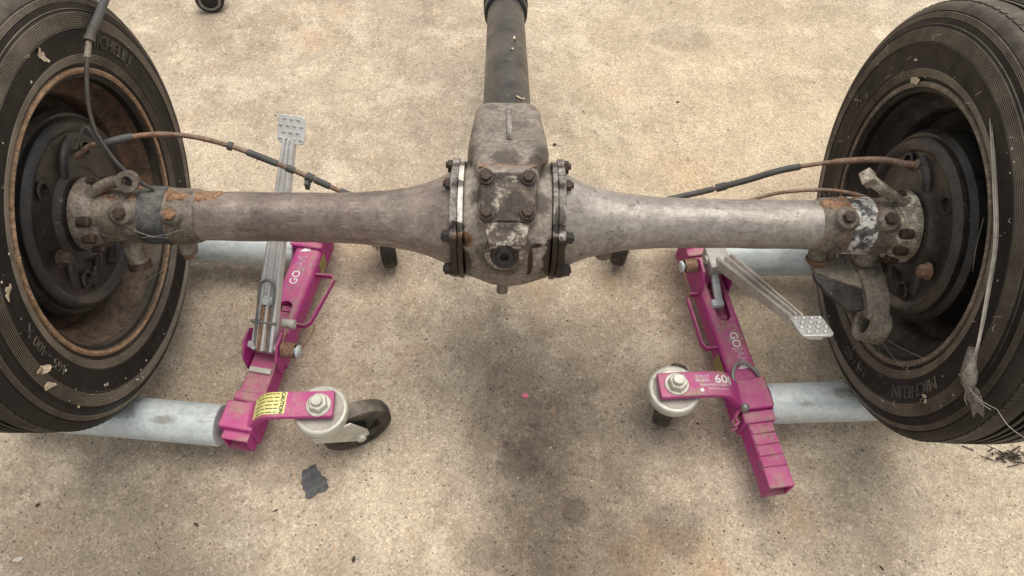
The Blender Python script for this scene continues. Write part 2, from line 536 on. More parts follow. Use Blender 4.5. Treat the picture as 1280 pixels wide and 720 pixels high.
def oil_marks(t, c, ro, met):
    dark = (0.014, 0.010, 0.008)
    def lay(c, ro, p, r_, col_, st, amt=1.0, soft=0.35, wob=0.5, gl=0.25, ws=60):
        mk = t.math('MULTIPLY', t.blob(p, r_, soft, wob, ws, st), amt)
        c = t.mix(mk, c, col_)
        ro = t.mix(mk, ro, (gl, gl, gl))
        return c, ro
    # wet oil run on the right of the casing: a drop line down from the lower flange bolt
    c, ro = lay(c, ro, (0.058, -0.083, H + 0.046), 0.012, (0.02, 0.009, 0.004), (0.42, 2.0, 2.0), wob=0.35)
    c, ro = lay(c, ro, (0.037, -0.094, H + 0.022), 0.03, (0.022, 0.008, 0.004), (6, 1, 0.9), wob=0.2)
    c, ro = lay(c, ro, (0.036, -0.10, H - 0.003), 0.006, (0.02, 0.008, 0.004), (1, 1, 1), wob=0.2)
    # soaked dirt along both joints and below the cover
    c, ro = lay(c, ro, (0.072, -0.085, H + 0.015), 0.036, dark, (2.0, 1, 0.75), 1.0, gl=0.18)
    c, ro = lay(c, ro, (-0.068, -0.09, H + 0.0), 0.038, dark, (1.5, 1, 0.8), 0.95, gl=0.18)
    c, ro = lay(c, ro, (-0.075, -0.07, H + 0.06), 0.02, dark, (1.5, 1, 0.8), 0.8)
    c, ro = lay(c, ro, (0.078, -0.05, H + 0.075), 0.018, dark, (1.8, 1, 0.8), 0.8)
    c, ro = lay(c, ro, (-0.060, -0.078, H + 0.048), 0.018, (0.13, 0.055, 0.012), (0.9, 1, 1.1), 0.9)
    c, ro = lay(c, ro, (0.002, -0.10, H + 0.02), 0.036, dark, (0.9, 1, 1), 0.75, 0.7)
    for (p, r_, a_) in (((0.0, 0.035, H + 0.115), 0.03, 0.7), ((0.045, 0.02, H + 0.10), 0.022, 0.85), ((-0.047, -0.03, H + 0.095), 0.02, 0.8), ((0.048, -0.035, H + 0.085), 0.02, 0.8),
                        ((-0.05, 0.11, H + 0.05), 0.03, 0.7), ((0.02, 0.13, H + 0.07), 0.018, 0.4), ((-0.025, 0.19, H + 0.05), 0.015, 0.4), ((-0.03, -0.09, H + 0.035), 0.02, 0.7), ((0.028, -0.088, H + 0.05), 0.018, 0.7)):
        c, ro = lay(c, ro, p, r_, (0.045, 0.033, 0.027), (1, 1, 1), a_, 0.4, 0.9, 0.5, 50)
    for x_ in (-0.069, 0.076):
        for (dg, r_, a_) in ((-12, 0.010, 0.9), (-27, 0.015, 0.95), (-42, 0.018, 1.0), (-58, 0.019, 1.0), (-74, 0.018, 1.0), (30, 0.009, 0.85), (62, 0.011, 0.8)):
            q = V((x_, 0, H)) + V((0, -0.55, 0.835)) * (0.09 * math.cos(R(dg))) + V((0, 0.835, 0.55)) * (0.09 * math.sin(R(dg)))
            c, ro = lay(c, ro, tuple(q), r_, (0.020, 0.012, 0.008), (0.75, 1, 1), a_, 0.3, 1.0, 0.2, 75)
    c, ro = lay(c, ro, (0.055, 0.045, H + 0.085), 0.03, dark, (1.2, 0.8, 1), 0.75, 0.6)
    c, ro = lay(c, ro, (-0.055, 0.055, H + 0.08), 0.03, (0.035, 0.02, 0.014), (1.6, 0.8, 1), 0.7, 0.6)
    return c, ro, met

MAT = {}
MAT['concrete'] = M_concrete()
MAT['tyre'] = M_rubber("old black rubber", 0.04, 0.8)
MAT['tyre_crest'] = M_rubber("dusty moulded rubber edges", 0.2, 1.3, True)
MAT['tyre_letter'] = M_rubber("dusty moulded letters", 0.35, 2.2)
MAT['rim_edge'] = M_metal("worn rim edge", ((0.16, 0.10, 0.055), (0.27, 0.17, 0.10), (0.36, 0.25, 0.16)), rust=0.45, rustcol=((0.2, 0.08, 0.03), (0.38, 0.19, 0.085)), scale=24, metal=0.0, rough=(0.45, 0.7), bump=0.4)
MAT['rim_edge_dark'] = M_metal("worn dark rim edge", ((0.08, 0.06, 0.042), (0.15, 0.115, 0.085), (0.25, 0.2, 0.15)), rust=0.42, rustcol=((0.12, 0.06, 0.03), (0.26, 0.15, 0.085)), scale=24, metal=0.0, rough=(0.45, 0.7), bump=0.4)
MAT['tyre_pale'] = M_rubber("dusty black rubber", 0.05, 0.8)
MAT['rim_rust'] = M_metal("rusty painted steel rim", ((0.035, 0.022, 0.014), (0.085, 0.052, 0.032), (0.13, 0.085, 0.055)), rust=0.44,
                          rustcol=((0.10, 0.042, 0.018), (0.24, 0.115, 0.052)), grime=0.47, scale=9, metal=0.0, rough=(0.6, 0.9), dust=0.15)
MAT['rim_dark'] = M_metal("dirty black steel rim", ((0.013, 0.011, 0.0095), (0.03, 0.025, 0.02), (0.075, 0.062, 0.047)), rust=0.33, scale=10, metal=0.0,
                          rustcol=((0.07, 0.035, 0.018), (0.16, 0.08, 0.04)), rough=(0.55, 0.85), dust=0.35)
MAT['drum'] = M_metal("dirty black brake steel", ((0.008, 0.0075, 0.007), (0.015, 0.013, 0.012), (0.034, 0.029, 0.024)), rust=0.27,
                      rustcol=((0.05, 0.025, 0.015), (0.13, 0.065, 0.035)), scale=11, metal=0.0, rough=(0.25, 0.5), dust=0.08)
MAT['drum_brown'] = M_metal("brown grimy brake steel", ((0.011, 0.0095, 0.008), (0.024, 0.020, 0.016), (0.055, 0.044, 0.034)), rust=0.35,
                            rustcol=((0.08, 0.04, 0.02), (0.28, 0.13, 0.06)), scale=9, metal=0.0, rough=(0.28, 0.55), dust=0.12)
MAT['tube_left'] = M_metal("brown stained axle steel", micro=0.32, cols=((0.115, 0.085, 0.075), (0.185, 0.145, 0.125), (0.27, 0.22, 0.19)), rust=0.34,
                           rustcol=((0.09, 0.05, 0.038), (0.17, 0.095, 0.07)), scale=10, metal=0.25, rough=(0.30, 0.58), bump=0.5, scratch=0.6, fleck=0.31, dust=0.25, grime=0.34, grimecol=(0.07, 0.055, 0.05))
MAT['tube_right'] = M_metal("grey axle steel", micro=0.32, cols=((0.21, 0.185, 0.165), (0.29, 0.26, 0.235), (0.37, 0.34, 0.31)), rust=0.25,
                            rustcol=((0.12, 0.08, 0.055), (0.22, 0.15, 0.11)), scale=10, metal=0.35, rough=(0.26, 0.5), bump=0.5, scratch=0.45, fleck=0.3, grime=0.29, grimecol=(0.07, 0.055, 0.045), dust=0.25)
MAT['casing'] = M_metal("grey brown cast iron casing", ((0.15, 0.125, 0.105), (0.225, 0.19, 0.16), (0.31, 0.27, 0.23)), rust=0.30,
                        rustcol=((0.10, 0.065, 0.05), (0.19, 0.12, 0.09)), grime=0.43, grimecol=(0.05, 0.038, 0.031), scale=13, metal=0.2, rough=(0.42, 0.72), bump=0.3, dust=0.3, extra=oil_marks, micro=0.62)
def cover_marks(t, c, ro, met):
    for (x, y) in ((-0.0305, 0.0265), (0.0295, 0.0255), (-0.0285, -0.0270), (0.0285, -0.0265), (0.0, -0.036), (0.012, -0.012), (-0.014, 0.036), (-0.03, 0.004)):
        p = C0_ + V((x + 0.003, 0, 0)) + CN_ * 0.107 + CUV_ * y
        c = t.mix(t.math('MULTIPLY', t.blob(p, 0.021, 0.35, 0.7, 70), 0.9), c, (0.035, 0.026, 0.021))
    return c, ro, met
C0_ = V((0, 0, H))
CN_ = -V((0, 0.55, -0.835)) * math.cos(R(14)) + V((0, 0.835, 0.55)) * math.sin(R(14))
CUV_ = V((0, 0.55, -0.835)) * math.sin(R(14)) + V((0, 0.835, 0.55)) * math.cos(R(14))
MAT['cover'] = M_metal("flaking paint on cover plate", ((0.06, 0.045, 0.036), (0.11, 0.08, 0.06), (0.17, 0.12, 0.085)), paint=0.49, paintcol=(0.40, 0.36, 0.295),
                       grime=0.46, grimecol=(0.03, 0.022, 0.018), rust=0.33, rustcol=((0.12, 0.06, 0.03), (0.33, 0.2, 0.1)), scale=22, metal=0.1, bump=0.5, extra=cover_marks)
MAT['flange'] = M_metal("flaked pale paint on flange", ((0.12, 0.10, 0.085), (0.25, 0.225, 0.20), (0.36, 0.33, 0.30)), paint=0.43, paintcol=(0.47, 0.43, 0.38),
                        grime=0.47, scale=18, metal=0.15, bump=0.35, extra=oil_marks)
MAT['gasket'] = M_metal("bare pale joint face", ((0.55, 0.51, 0.44), (0.68, 0.64, 0.57), (0.75, 0.71, 0.64)), grime=0.26, scale=14, metal=0.1, bump=0.1, extra=oil_marks)
MAT['bolt'] = M_metal("greasy rusty bolt", ((0.02, 0.015, 0.012), (0.05, 0.034, 0.026), (0.10, 0.066, 0.048)), rust=0.45, grime=0.4, scale=60, metal=0.2, bump=0.4, rough=(0.35, 0.7))
MAT['bolt_dark'] = M_metal("oil black bolt", ((0.012, 0.010, 0.008), (0.02, 0.016, 0.013), (0.04, 0.03, 0.024)), scale=60, metal=0.1, bump=0.5, rough=(0.2, 0.5))
MAT['torque'] = M_metal("worn black tube paint", micro=0.35, cols=((0.014, 0.0135, 0.013), (0.028, 0.0265, 0.025), (0.058, 0.054, 0.050)), scale=9, grime=0.36, grimecol=(0.012, 0.011, 0.010), fleck=0.27,
                        scratch=0.3, metal=0.1, rough=(0.25, 0.45), dust=0.14)
MAT['saddle'] = M_metal("crusted paint and rust on spring seat", ((0.055, 0.047, 0.042), (0.14, 0.115, 0.092), (0.26, 0.22, 0.18)), paint=0.40, paintcol=(0.42, 0.38, 0.32), rust=0.44,
                        rustcol=((0.10, 0.05, 0.025), (0.30, 0.16, 0.085)), grime=0.44, grimecol=(0.03, 0.028, 0.027), scale=17, metal=0.1, bump=0.6, dust=0.3)
MAT['hub'] = M_metal("crusted grey hub flange", ((0.10, 0.082, 0.065), (0.23, 0.195, 0.15), (0.38, 0.335, 0.26)), paint=0.48, paintcol=(0.56, 0.51, 0.41), rust=0.36,
                     rustcol=((0.09, 0.05, 0.03), (0.24, 0.13, 0.07)), grime=0.42, scale=20, metal=0.1, bump=0.6)
MAT['crust'] = M_metal("orange rust crust", ((0.10, 0.055, 0.03), (0.24, 0.13, 0.07), (0.36, 0.24, 0.15)), grime=0.42, grimecol=(0.06, 0.035, 0.022), fleck=0.34, scale=30, metal=0.0, bump=1.0, rough=(0.8, 0.95))
MAT['bracket'] = M_metal("dirty dark bracket steel", ((0.11, 0.092, 0.076), (0.20, 0.17, 0.14), (0.30, 0.255, 0.21)), rust=0.34, rustcol=((0.10, 0.06, 0.035), (0.24, 0.15, 0.095)), scale=16, metal=0.2, bump=0.4, dust=0.4)
def zinc_streak(t, c, ro, met):
    k = t.noise(16, 6, 0.7, co=t.scaled(t.co, (0.25, 4, 4)), off=3)
    c = t.mix(0.35, c, t.ramp(k, [(0.3, 0.3), (0.7, 0.72)]), 'OVERLAY')
    c = t.mix(0.16, c, t.ramp(t.sepz(t.voro(110, out="Color"), 0), [(0.0, 0.2), (1.0, 0.8)]), 'OVERLAY')
    d = t.step(t.noise(22, 9, 0.8, co=t.scaled(t.co, (0.5, 2, 2)), off=7), 0.58, 0.61)
    c = t.mix(t.math('MULTIPLY', d, 0.5), c, (0.27, 0.25, 0.21))
    for (p, r_) in (((-0.575, -0.215, 0.108), 0.016), ((-0.66, -0.20, 0.10), 0.03), ((0.60, -0.15, 0.108), 0.022), ((0.655, -0.15, 0.10), 0.03), ((0.53, -0.17, 0.10), 0.012)):
        c = t.mix(t.math('MULTIPLY', t.blob(p, r_, 0.5, 0.8, 60, (0.6, 1.6, 1)), 0.6), c, (0.17, 0.14, 0.105))
    return c, ro, met
MAT['gloss'] = M_metal("oily black plate", ((0.018, 0.017, 0.016), (0.032, 0.030, 0.028), (0.06, 0.055, 0.05)), scale=20, metal=0.3, rough=(0.14, 0.3), bump=0.1, grime=0.3, dust=0.15)
MAT['zinc'] = M_metal("galvanised steel", micro=0.12, cols=((0.44, 0.485, 0.485), (0.53, 0.58, 0.58), (0.62, 0.665, 0.66)), scale=13, metal=0.15, rough=(0.38, 0.55), bump=0.06, grime=0.2, grimecol=(0.22, 0.19, 0.15), dust=0.15, extra=zinc_streak)
MAT['nickel'] = M_metal("dull plated steel", micro=0.12, cols=((0.36, 0.35, 0.29), (0.48, 0.47, 0.41), (0.60, 0.59, 0.535)), scale=25, metal=0.25, rough=(0.32, 0.5), bump=0.08, grime=0.30, grimecol=(0.2, 0.165, 0.12), dust=0.2)
MAT['steel'] = M_metal("scuffed silver pedal steel", micro=0.12, cols=((0.50, 0.495, 0.48), (0.60, 0.595, 0.58), (0.70, 0.695, 0.68)), scale=18, metal=0.2, rough=(0.35, 0.55), bump=0.08, grime=0.28, grimecol=(0.2, 0.17, 0.14), dust=0.15)
MAT['steel_pad'] = M_metal("worn pedal pad steel", micro=0.12, cols=((0.33, 0.325, 0.31), (0.41, 0.405, 0.39), (0.50, 0.495, 0.48)), scale=18, metal=0.4, rough=(0.35, 0.5), bump=0.08, grime=0.3, grimecol=(0.2, 0.17, 0.14))
MAT['steel_dull'] = M_metal("dull brown pedal steel", micro=0.12, cols=((0.26, 0.24, 0.22), (0.36, 0.34, 0.31), (0.47, 0.445, 0.415)), scale=18, metal=0.2, rough=(0.4, 0.6), bump=0.1, grime=0.3, grimecol=(0.13, 0.1, 0.08), dust=0.25)
MAT['spring'] = M_metal("rusty coil spring", ((0.10, 0.06, 0.035), (0.24, 0.14, 0.085), (0.36, 0.23, 0.15)), rust=0.4, scale=50, metal=0.1, bump=0.3)
MAT['wire'] = M_metal("grey wire", micro=0.12, cols=((0.13, 0.125, 0.12), (0.21, 0.205, 0.195), (0.29, 0.28, 0.27)), scale=40, metal=0.4, rough=(0.35, 0.55), bump=0.1)
MAT['caster_rubber'] = M_rubber("worn caster rubber", 0.45, 1.4)
MAT['caster_hub'] = M_flat("black caster hub plastic", (0.022, 0.021, 0.02), 0.5)
MAT['pipe_rust'] = M_metal("rusty brake pipe", ((0.10, 0.055, 0.035), (0.19, 0.115, 0.075), (0.29, 0.19, 0.13)), rust=0.5, rustcol=((0.15, 0.065, 0.03), (0.34, 0.18, 0.10)), scale=30, metal=0.1, bump=0.4, dust=0.3)
MAT['sleeve'] = M_flat("grey cable sleeve", (0.07, 0.068, 0.064), 0.6)
MAT['cable'] = M_flat("dusty dark cable", (0.06, 0.052, 0.045), 0.65, 0, 0.5)
MAT['black'] = M_flat("black rubber boot", (0.012, 0.012, 0.012), 0.45)
MAT['white_print'] = M_flat("worn white print", (0.72, 0.68, 0.68), 0.55, 0, 0.2, 80)
MAT['black_print'] = M_flat("black sticker print", (0.03, 0.03, 0.025), 0.6)
MAT['yellow'] = M_metal("yellow warning sticker", micro=0.12, cols=((0.62, 0.55, 0.16), (0.72, 0.66, 0.25), (0.78, 0.74, 0.42)), scale=25, metal=0, rough=(0.4, 0.6), bump=0.05, grime=0.22, grimecol=(0.35, 0.26, 0.12))
MAT['yellow_dirty'] = M_metal("dirty yellow sticker", ((0.22, 0.17, 0.05), (0.35, 0.29, 0.09), (0.45, 0.38, 0.16)), scale=35, metal=0, rough=(0.5, 0.7), bump=0.05, grime=0.45, grimecol=(0.09, 0.06, 0.03))
MAT['leaf'] = M_flat("dried pale leaf", (0.50, 0.41, 0.29), 0.85, 0, 0.35, 60)
MAT['web'] = M_flat("dusty cobweb", (0.42, 0.38, 0.33), 0.9, 0, 0.3, 60)
def M_veil():
    t = NT("dusty cobweb veil")
    m_ = t.done(t.ramp(t.noise(60, 6, 0.75), [(0.3, (0.16, 0.14, 0.12)), (0.7, (0.36, 0.33, 0.29))]), 0.9, 0)
    t.put(t.b.inputs["Alpha"], t.ramp(t.noise(40, 6, 0.8, co=t.scaled(t.co, (1, 1, 4))), [(0.38, 0.10), (0.66, 0.75)]))
    return m_
MAT['veil'] = M_veil()
MAT['scrap'] = M_flat("dark grey rubber scrap", (0.085, 0.085, 0.085), 0.8, 0, 0.5, 90)
MAT['twig'] = M_flat("dark dry plant matter", (0.05, 0.038, 0.026), 0.9, 0, 0.5, 60)
MAT['pinkbit'] = M_flat("pink chip", (0.55, 0.12, 0.2), 0.6)
MAT['white'] = M_flat("white painted part", (0.75, 0.75, 0.76), 0.5, 0, 0.1)

def M_pink():
    t = NT("dusty magenta paint")
    a = t.noise(12, 7, 0.65)
    c = t.ramp(a, [(0.3, (0.35, 0.018, 0.175)), (0.7, (0.49, 0.034, 0.25))])
    up = t.step(t.sepz(t.nrm), 0.25, 0.95)
    d = t.math('MULTIPLY', up, t.step(t.noise(20, 7, 0.72, off=5), 0.22, 0.75))
    c = t.mix(t.math('MULTIPLY', d, 0.7), c, (0.46, 0.185, 0.215))
    d2 = t.math('MULTIPLY', up, t.step(t.noise(16, 9, 0.82, off=15), 0.485, 0.58))
    c = t.mix(t.math('MULTIPLY', d2, 0.68), c, (0.33, 0.245, 0.17))
    scr = t.step(t.noise(60, 7, 0.8, co=t.scaled(t.co, (2.5, 0.5, 1)), off=45), 0.575, 0.60)
    c = t.mix(t.math('MULTIPLY', scr, 0.6), c, (0.24, 0.15, 0.13))
    sp = t.math('MULTIPLY', t.step(t.noise(70, 9, 0.84, off=49), 0.57, 0.60), t.step(t.noise(9, 6, 0.7, off=59), 0.42, 0.6))
    c = t.mix(t.math('MULTIPLY', sp, 0.65), c, (0.11, 0.07, 0.055))
    bv = t.n("ShaderNodeBevel")
    bv.samples = 4
    bv.inputs["Radius"].default_value = 0.0035
    dt = t.n("ShaderNodeVectorMath", operation='DOT_PRODUCT')
    t.put(dt.inputs[0], bv.outputs[0])
    t.put(dt.inputs[1], t.nrm)
    wear = t.math('MULTIPLY', t.step(dt.outputs["Value"], 0.992, 0.95), t.step(t.noise(26, 9, 0.82, off=66), 0.45, 0.53))
    c = t.mix(t.math('MULTIPLY', wear, 0.85), c, (0.15, 0.095, 0.07))
    chip = t.step(t.noise(95, 6, 0.78, off=9), 0.63, 0.645)
    c = t.mix(chip, c, (0.10, 0.06, 0.048))
    return t.done(c, t.ramp(a, [(0.3, 0.42), (0.7, 0.62)]), 0, t.bump(t.noise(150, 4, 0.7), 0.12, 0.001), 0.4)
MAT['pink'] = M_pink()

# ------------------------------------------------------------------ setting
me = bpy.data.meshes.new("concrete_floor")
me.from_pydata([(-8, -8, 0), (8, -8, 0), (8, 8, 0), (-8, 8, 0)], [], [(0, 1, 2, 3)])
me.materials.append(MAT['concrete'])
fl = link("concrete_floor", me)
fl["kind"] = "structure"

# ------------------------------------------------------------------ rear axle
AX = thing("rear_axle", (0, 0, 0), "dirty grey brown vehicle axle with two old black tyres, raised on two magenta dollies", "rear axle")
C0 = V((0, 0, H))
cF, cU = V((0, 0.55, -0.835)), V((0, 0.835, 0.55))
def pol(x, r_, deg):
    """point on a circle about the axle, 0 = towards the viewer's side, 90 = up and away"""
    a = R(deg)
    return C0 + V((x, 0, 0)) - cF * (r_ * math.cos(a)) + cU * (r_ * math.sin(a))

# axle tubes: trumpets flaring into the casing, with small lumps
def trumpet(sgn, x0, x1):
    prof = [(x0, 0.074), (x0 + 0.008, 0.071), (x0 + 0.02, 0.0645), (x0 + 0.04, 0.0565), (x0 + 0.065, 0.0495), (x0 + 0.1, 0.0435), (x0 + 0.15, 0.0395), (x0 + 0.2, 0.038)]
    n = 14
    xs = x0 + 0.2
    prof += [(xs + (x1 - xs) * k / n, 0.0378 + 0.0004 * math.sin(k * 1.7)) for k in range(1, n + 1)]
    mb = MB()
    mb.lathe(prof, C0, (sgn, 0, 0), 72)
    return mb
tl = part("axle_tube", trumpet(-1, 0.078, 0.64), MAT['tube_left'], AX)
tl["label"] = "brown stained axle tube"
tr = part("axle_tube", trumpet(1, 0.086, 0.605), MAT['tube_right'], AX)
tr["label"] = "cleaner grey axle tube"

# casing: worm housing on top of a barrel, melted into one casting
sl_ = R(18)
wd = V((-0.012, math.cos(sl_), -math.sin(sl_))).normalized()
wx = V((1, 0.012, 0)).normalized()
wn = wx.cross(wd)
W0 = V((0.004, 0, H + 0.06))
def wp(t_, x=0.0, n_=0.0):
    return W0 + wd * t_ + wx * x + wn * n_
rotw = Matrix((wx, wd, wn)).transposed()
cs = MB()
cs.lathe([(-0.060, 0.086), (-0.05, 0.0875), (-0.02, 0.0985), (0.004, 0.102), (0.03, 0.0985), (0.06, 0.0885), (0.068, 0.086)], C0, (1, 0, 0), 72)
# worm housing as rounded loft along the worm
def rrect(hx, hz, r_, n_=5):
    out = []
    for (sx, sz, a0) in ((1, 1, 0), (-1, 1, 90), (-1, -1, 180), (1, -1, 270)):
        for k in range(n_):
            a = R(a0 + 90 * k / (n_ - 1))
            out.append((sx * (hx - r_) + r_ * math.cos(a), sz * (hz - r_) + r_ * math.sin(a)))
    return out
secs, pts = [], []
for (t_, hx, hz, r_, dz) in ((-0.024, 0.041, 0.053, 0.014, 0), (0.03, 0.054, 0.054, 0.018, 0.0), (0.06, 0.0615, 0.055, 0.020, 0.0), (0.10, 0.0600, 0.0545, 0.020, 0.0),
                             (0.15, 0.0565, 0.054, 0.020, 0.0), (0.195, 0.0540, 0.053, 0.020, 0), (0.208, 0.051, 0.050, 0.022, 0), (0.213, 0.047, 0.046, 0.022, 0)):
    pts.append(wp(t_, 0, dz))
    secs.append([(-a, b) for (a, b) in rrect(hx, hz, r_)])
cs.sweep(pts, secs, (-1, 0, 0))
# shoulders beside the nose
cs.box(wp(0.045, -0.052, -0.02), (0.024, 0.07, 0.05), rotw)
cs.box(wp(0.06, 0.053, -0.025), (0.026, 0.06, 0.05), rotw)
# boss under the cover, and the plug seat
PA = 30
pd = -cF * math.cos(R(PA)) - cU * math.sin(R(PA))
cs.lathe([(0.05, 0.036), (0.095, 0.030), (0.111, 0.0265), (0.1135, 0.021)], C0 + V((0.000, 0, 0)), pd, 32)
CA = 14
cn = -cF * math.cos(R(CA)) + cU * math.sin(R(CA))
cuv = cF * math.sin(R(CA)) + cU * math.cos(R(CA))
rotc = Matrix((wx, cuv, cn)).transposed()
CC = C0 + V((0.003, 0, 0)) + cn * 0.1005
def cpt(x, y, z=0.0):
    return CC + wx * x + cuv * y + cn * z
cs.add(*(lambda a, b: (a + b, [tuple(range(8)), tuple(range(15, 7, -1))] + [(k, (k + 1) % 8, 8 + (k + 1) % 8, 8 + k) for k in range(8)]))(
    [cpt(x, y, -0.001) for (x, y) in ((-0.040, -0.036), (-0.030, -0.043), (0.030, -0.043), (0.040, -0.036), (0.041, 0.036), (0.034, 0.044), (-0.034, 0.044), (-0.041, 0.036))],
    [cpt(x * 1.1, y * 1.05, -0.06) for (x, y) in ((-0.040, -0.036), (-0.030, -0.043), (0.030, -0.043), (0.040, -0.036), (0.041, 0.036), (0.034, 0.044), (-0.034, 0.044), (-0.041, 0.036))]))
cs.add(*slab([cpt(-0.030, -0.040, -0.022), cpt(0.030, -0.040, -0.022), cpt(0.022, -0.075, -0.024), cpt(-0.024, -0.075, -0.024)], cn * 0.021))
# drain nub below
cs.cyl(C0 + V((-0.003, -0.05, -0.078)), C0 + V((-0.003, -0.066, -0.104)), 0.0095, 16)
cas = cast(part("differential_casing", cs, MAT['casing'], AX), 0.0024, 7, 0.5)

# raised rib on the nose
rb = MB().box(wp(0.118, 0.002, 0.0555), (0.0085, 0.105, 0.009), rotw)
part("casing_rib", rb, MAT['flange'], AX, 0.002)

# cover plate with four bolts
cv = MB()
ol = [(-0.0385, -0.034), (-0.030, -0.0405), (-0.012, -0.0385), (0.012, -0.0385), (0.030, -0.0405), (0.0385, -0.034), (0.0385, -0.012), (0.0375, 0.0), (0.0395, 0.03), (0.034, 0.0415), (-0.034, 0.0415), (-0.0395, 0.03), (-0.0375, 0.0), (-0.0385, -0.012)]
cv.add(*(lambda a, b, n: (a + b, [tuple(range(n)), tuple(range(2 * n - 1, n - 1, -1))] + [(k, (k + 1) % n, n + (k + 1) % n, n + k) for k in range(n)]))([cpt(x, y, 0.0) for (x, y) in ol], [cpt(x, y, 0.0075) for (x, y) in ol], len(ol)))
cov = part("cover_plate", cv, MAT['cover'], AX, 0.0018)
lip = MB().box(cpt(0, 0.0455, -0.001), (0.083, 0.0045, 0.010), rotc)
part("cover_seat", lip, MAT['spring'], cov, 0.001)
bolt_cov = mesh_of("bolt", MB().lathe([(0, 0.0145), (0.004, 0.0145), (0.005, 0.0125)], (0, 0, 0), (0, 0, 1), 24).hexhead((0, 0, 0.004), (0, 0, 1), 0.0105, 0.008), MAT['bolt'])
def place(name, mesh, p, nrm, parent, spin=0.0, s=1.0):
    q = V(nrm).normalized().to_track_quat('Z', 'Y').to_matrix().to_4x4()
    return link(name, mesh, parent, 0, Matrix.Translation(V(p)) @ q @ Matrix.Rotation(spin, 4, 'Z') @ Matrix.Scale(s, 4))
for i, (x, z) in enumerate(((-0.0305, 0.0265), (0.0295, 0.0255), (-0.0285, -0.0270), (0.0285, -0.0265))):
    place("bolt", bolt_cov, cpt(x, z, 0.0072), cn, cov, i * 0.4, 0.80)
# filler plug with a square socket
pg = MB()
bs = MB()
bs.lathe([(0.090, 0.033), (0.104, 0.030), (0.1115, 0.0275), (0.1145, 0.0235)], C0, pd, 36)
bs.add(*slab([cpt(-0.032, -0.038, -0.015), cpt(0.032, -0.038, -0.015), cpt(0.026, -0.072, -0.020), cpt(-0.026, -0.072, -0.020)], cn * 0.020))
cast(part("plug_boss", bs, MAT['cover'], AX), 0.002, 5)
po = C0 + V((0.000, 0, 0)) + pd * 0.1135
pg.lathe([(0, 0.0200), (0.005, 0.0200), (0.0075, 0.018), (0.0070, 0.0125), (0.0095, 0.0118), (0.0095, 0.0066), (0.004, 0.006), (0.004, 0.001)], po, pd, 32)
part("filler_plug", pg, MAT['bolt_dark'], AX)

# flanges and joint rings
for (sgn, xa, name_) in ((-1, 0.0605, 'l'), (1, 0.0685, 'r')):
    hf = MB().lathe([(0, 0.0900), (0.0075, 0.0900)], C0 + V((sgn * xa, 0, 0)), (sgn, 0, 0), 72)
    g = part("joint_ring", hf, MAT['gasket'] if sgn < 0 else MAT['flange'], AX, 0.0008)
    fm = MB()
    # outline with bolt lobes
    seg = 144
    lob = [75, 33, -22, -66, 105, 147, -114, 202]
    ring = []
    for k in range(seg):
        a = 360 * k / seg - 180
        r_ = 0.088
        for L in lob:
            d = (a - L + 180) % 360 - 180
            r_ = max(r_, 0.0945 - 0.00012 * d * d) if abs(d) < 9 else r_
        ring.append((a, r_))
    x0_, x1_ = sgn * (xa + 0.0080), sgn * (xa + 0.0190)
    vs_ = [pol(x0_, r_, a) for (a, r_) in ring] + [pol(x1_, r_, a) for (a, r_) in ring]
    fs = [(k, (k + 1) % seg, seg + (k + 1) % seg, seg + k) for k in range(seg)] + [tuple(range(seg)), tuple(range(2 * seg - 1, seg - 1, -1))]
    fm.add(vs_, fs)
    fo = part("tube_flange", fm, MAT['flange'], AX, 0.0012)
    bm1 = mesh_of("flange_bolt", MB().hexhead((0, 0, 0), (0, 0, 1), 0.0098, 0.0088, 0.0).cyl((0, 0, 0.008), (0, 0, 0.0125), 0.0055, 12), MAT['bolt'])
    bm2 = mesh_of("flange_bolt", MB().hexhead((0, 0, 0), (0, 0, 1), 0.0105, 0.0095, 0.012).cyl((0, 0, 0.008), (0, 0, 0.0135), 0.0055, 12), MAT['bolt_dark'])
    for i, L in enumerate(lob):
        place("flange_bolt", bm2 if L in (-22, -66) else bm1, pol(x1_, 0.0835, L), (sgn, 0, 0), fo, i * 0.7, 0.88)
# a boss below the right trumpet
bz = MB().lathe([(0, 0.016), (0.022, 0.014), (0.026, 0.011)], C0 + V((0.155, -0.02, -0.03)), (0, -0.2, -1), 20)
part("drain_boss", bz, MAT['bracket'], AX, 0.002)

# torque tube and its front collar
tq = MB().lathe([(0.20, 0.0425), (0.3, 0.0425), (0.5, 0.0425), (0.77, 0.0425), (0.9, 0.042)], W0, wd, 64)
tqo = part("torque_tube", tq, MAT['torque'], AX)
rg = MB().lathe([(0.199, 0.0445), (0.211, 0.0455), (0.219, 0.0432)], W0, wd, 64)
part("tube_collar", rg, MAT['bolt'], tqo)
ck = MB().lathe([(0.795, 0.045), (0.80, 0.050), (0.825, 0.0515), (0.832, 0.048), (0.85, 0.048), (0.855, 0.053), (0.89, 0.053)], W0, wd, 48)
part("rubber_boot", ck, MAT['black'], tqo)

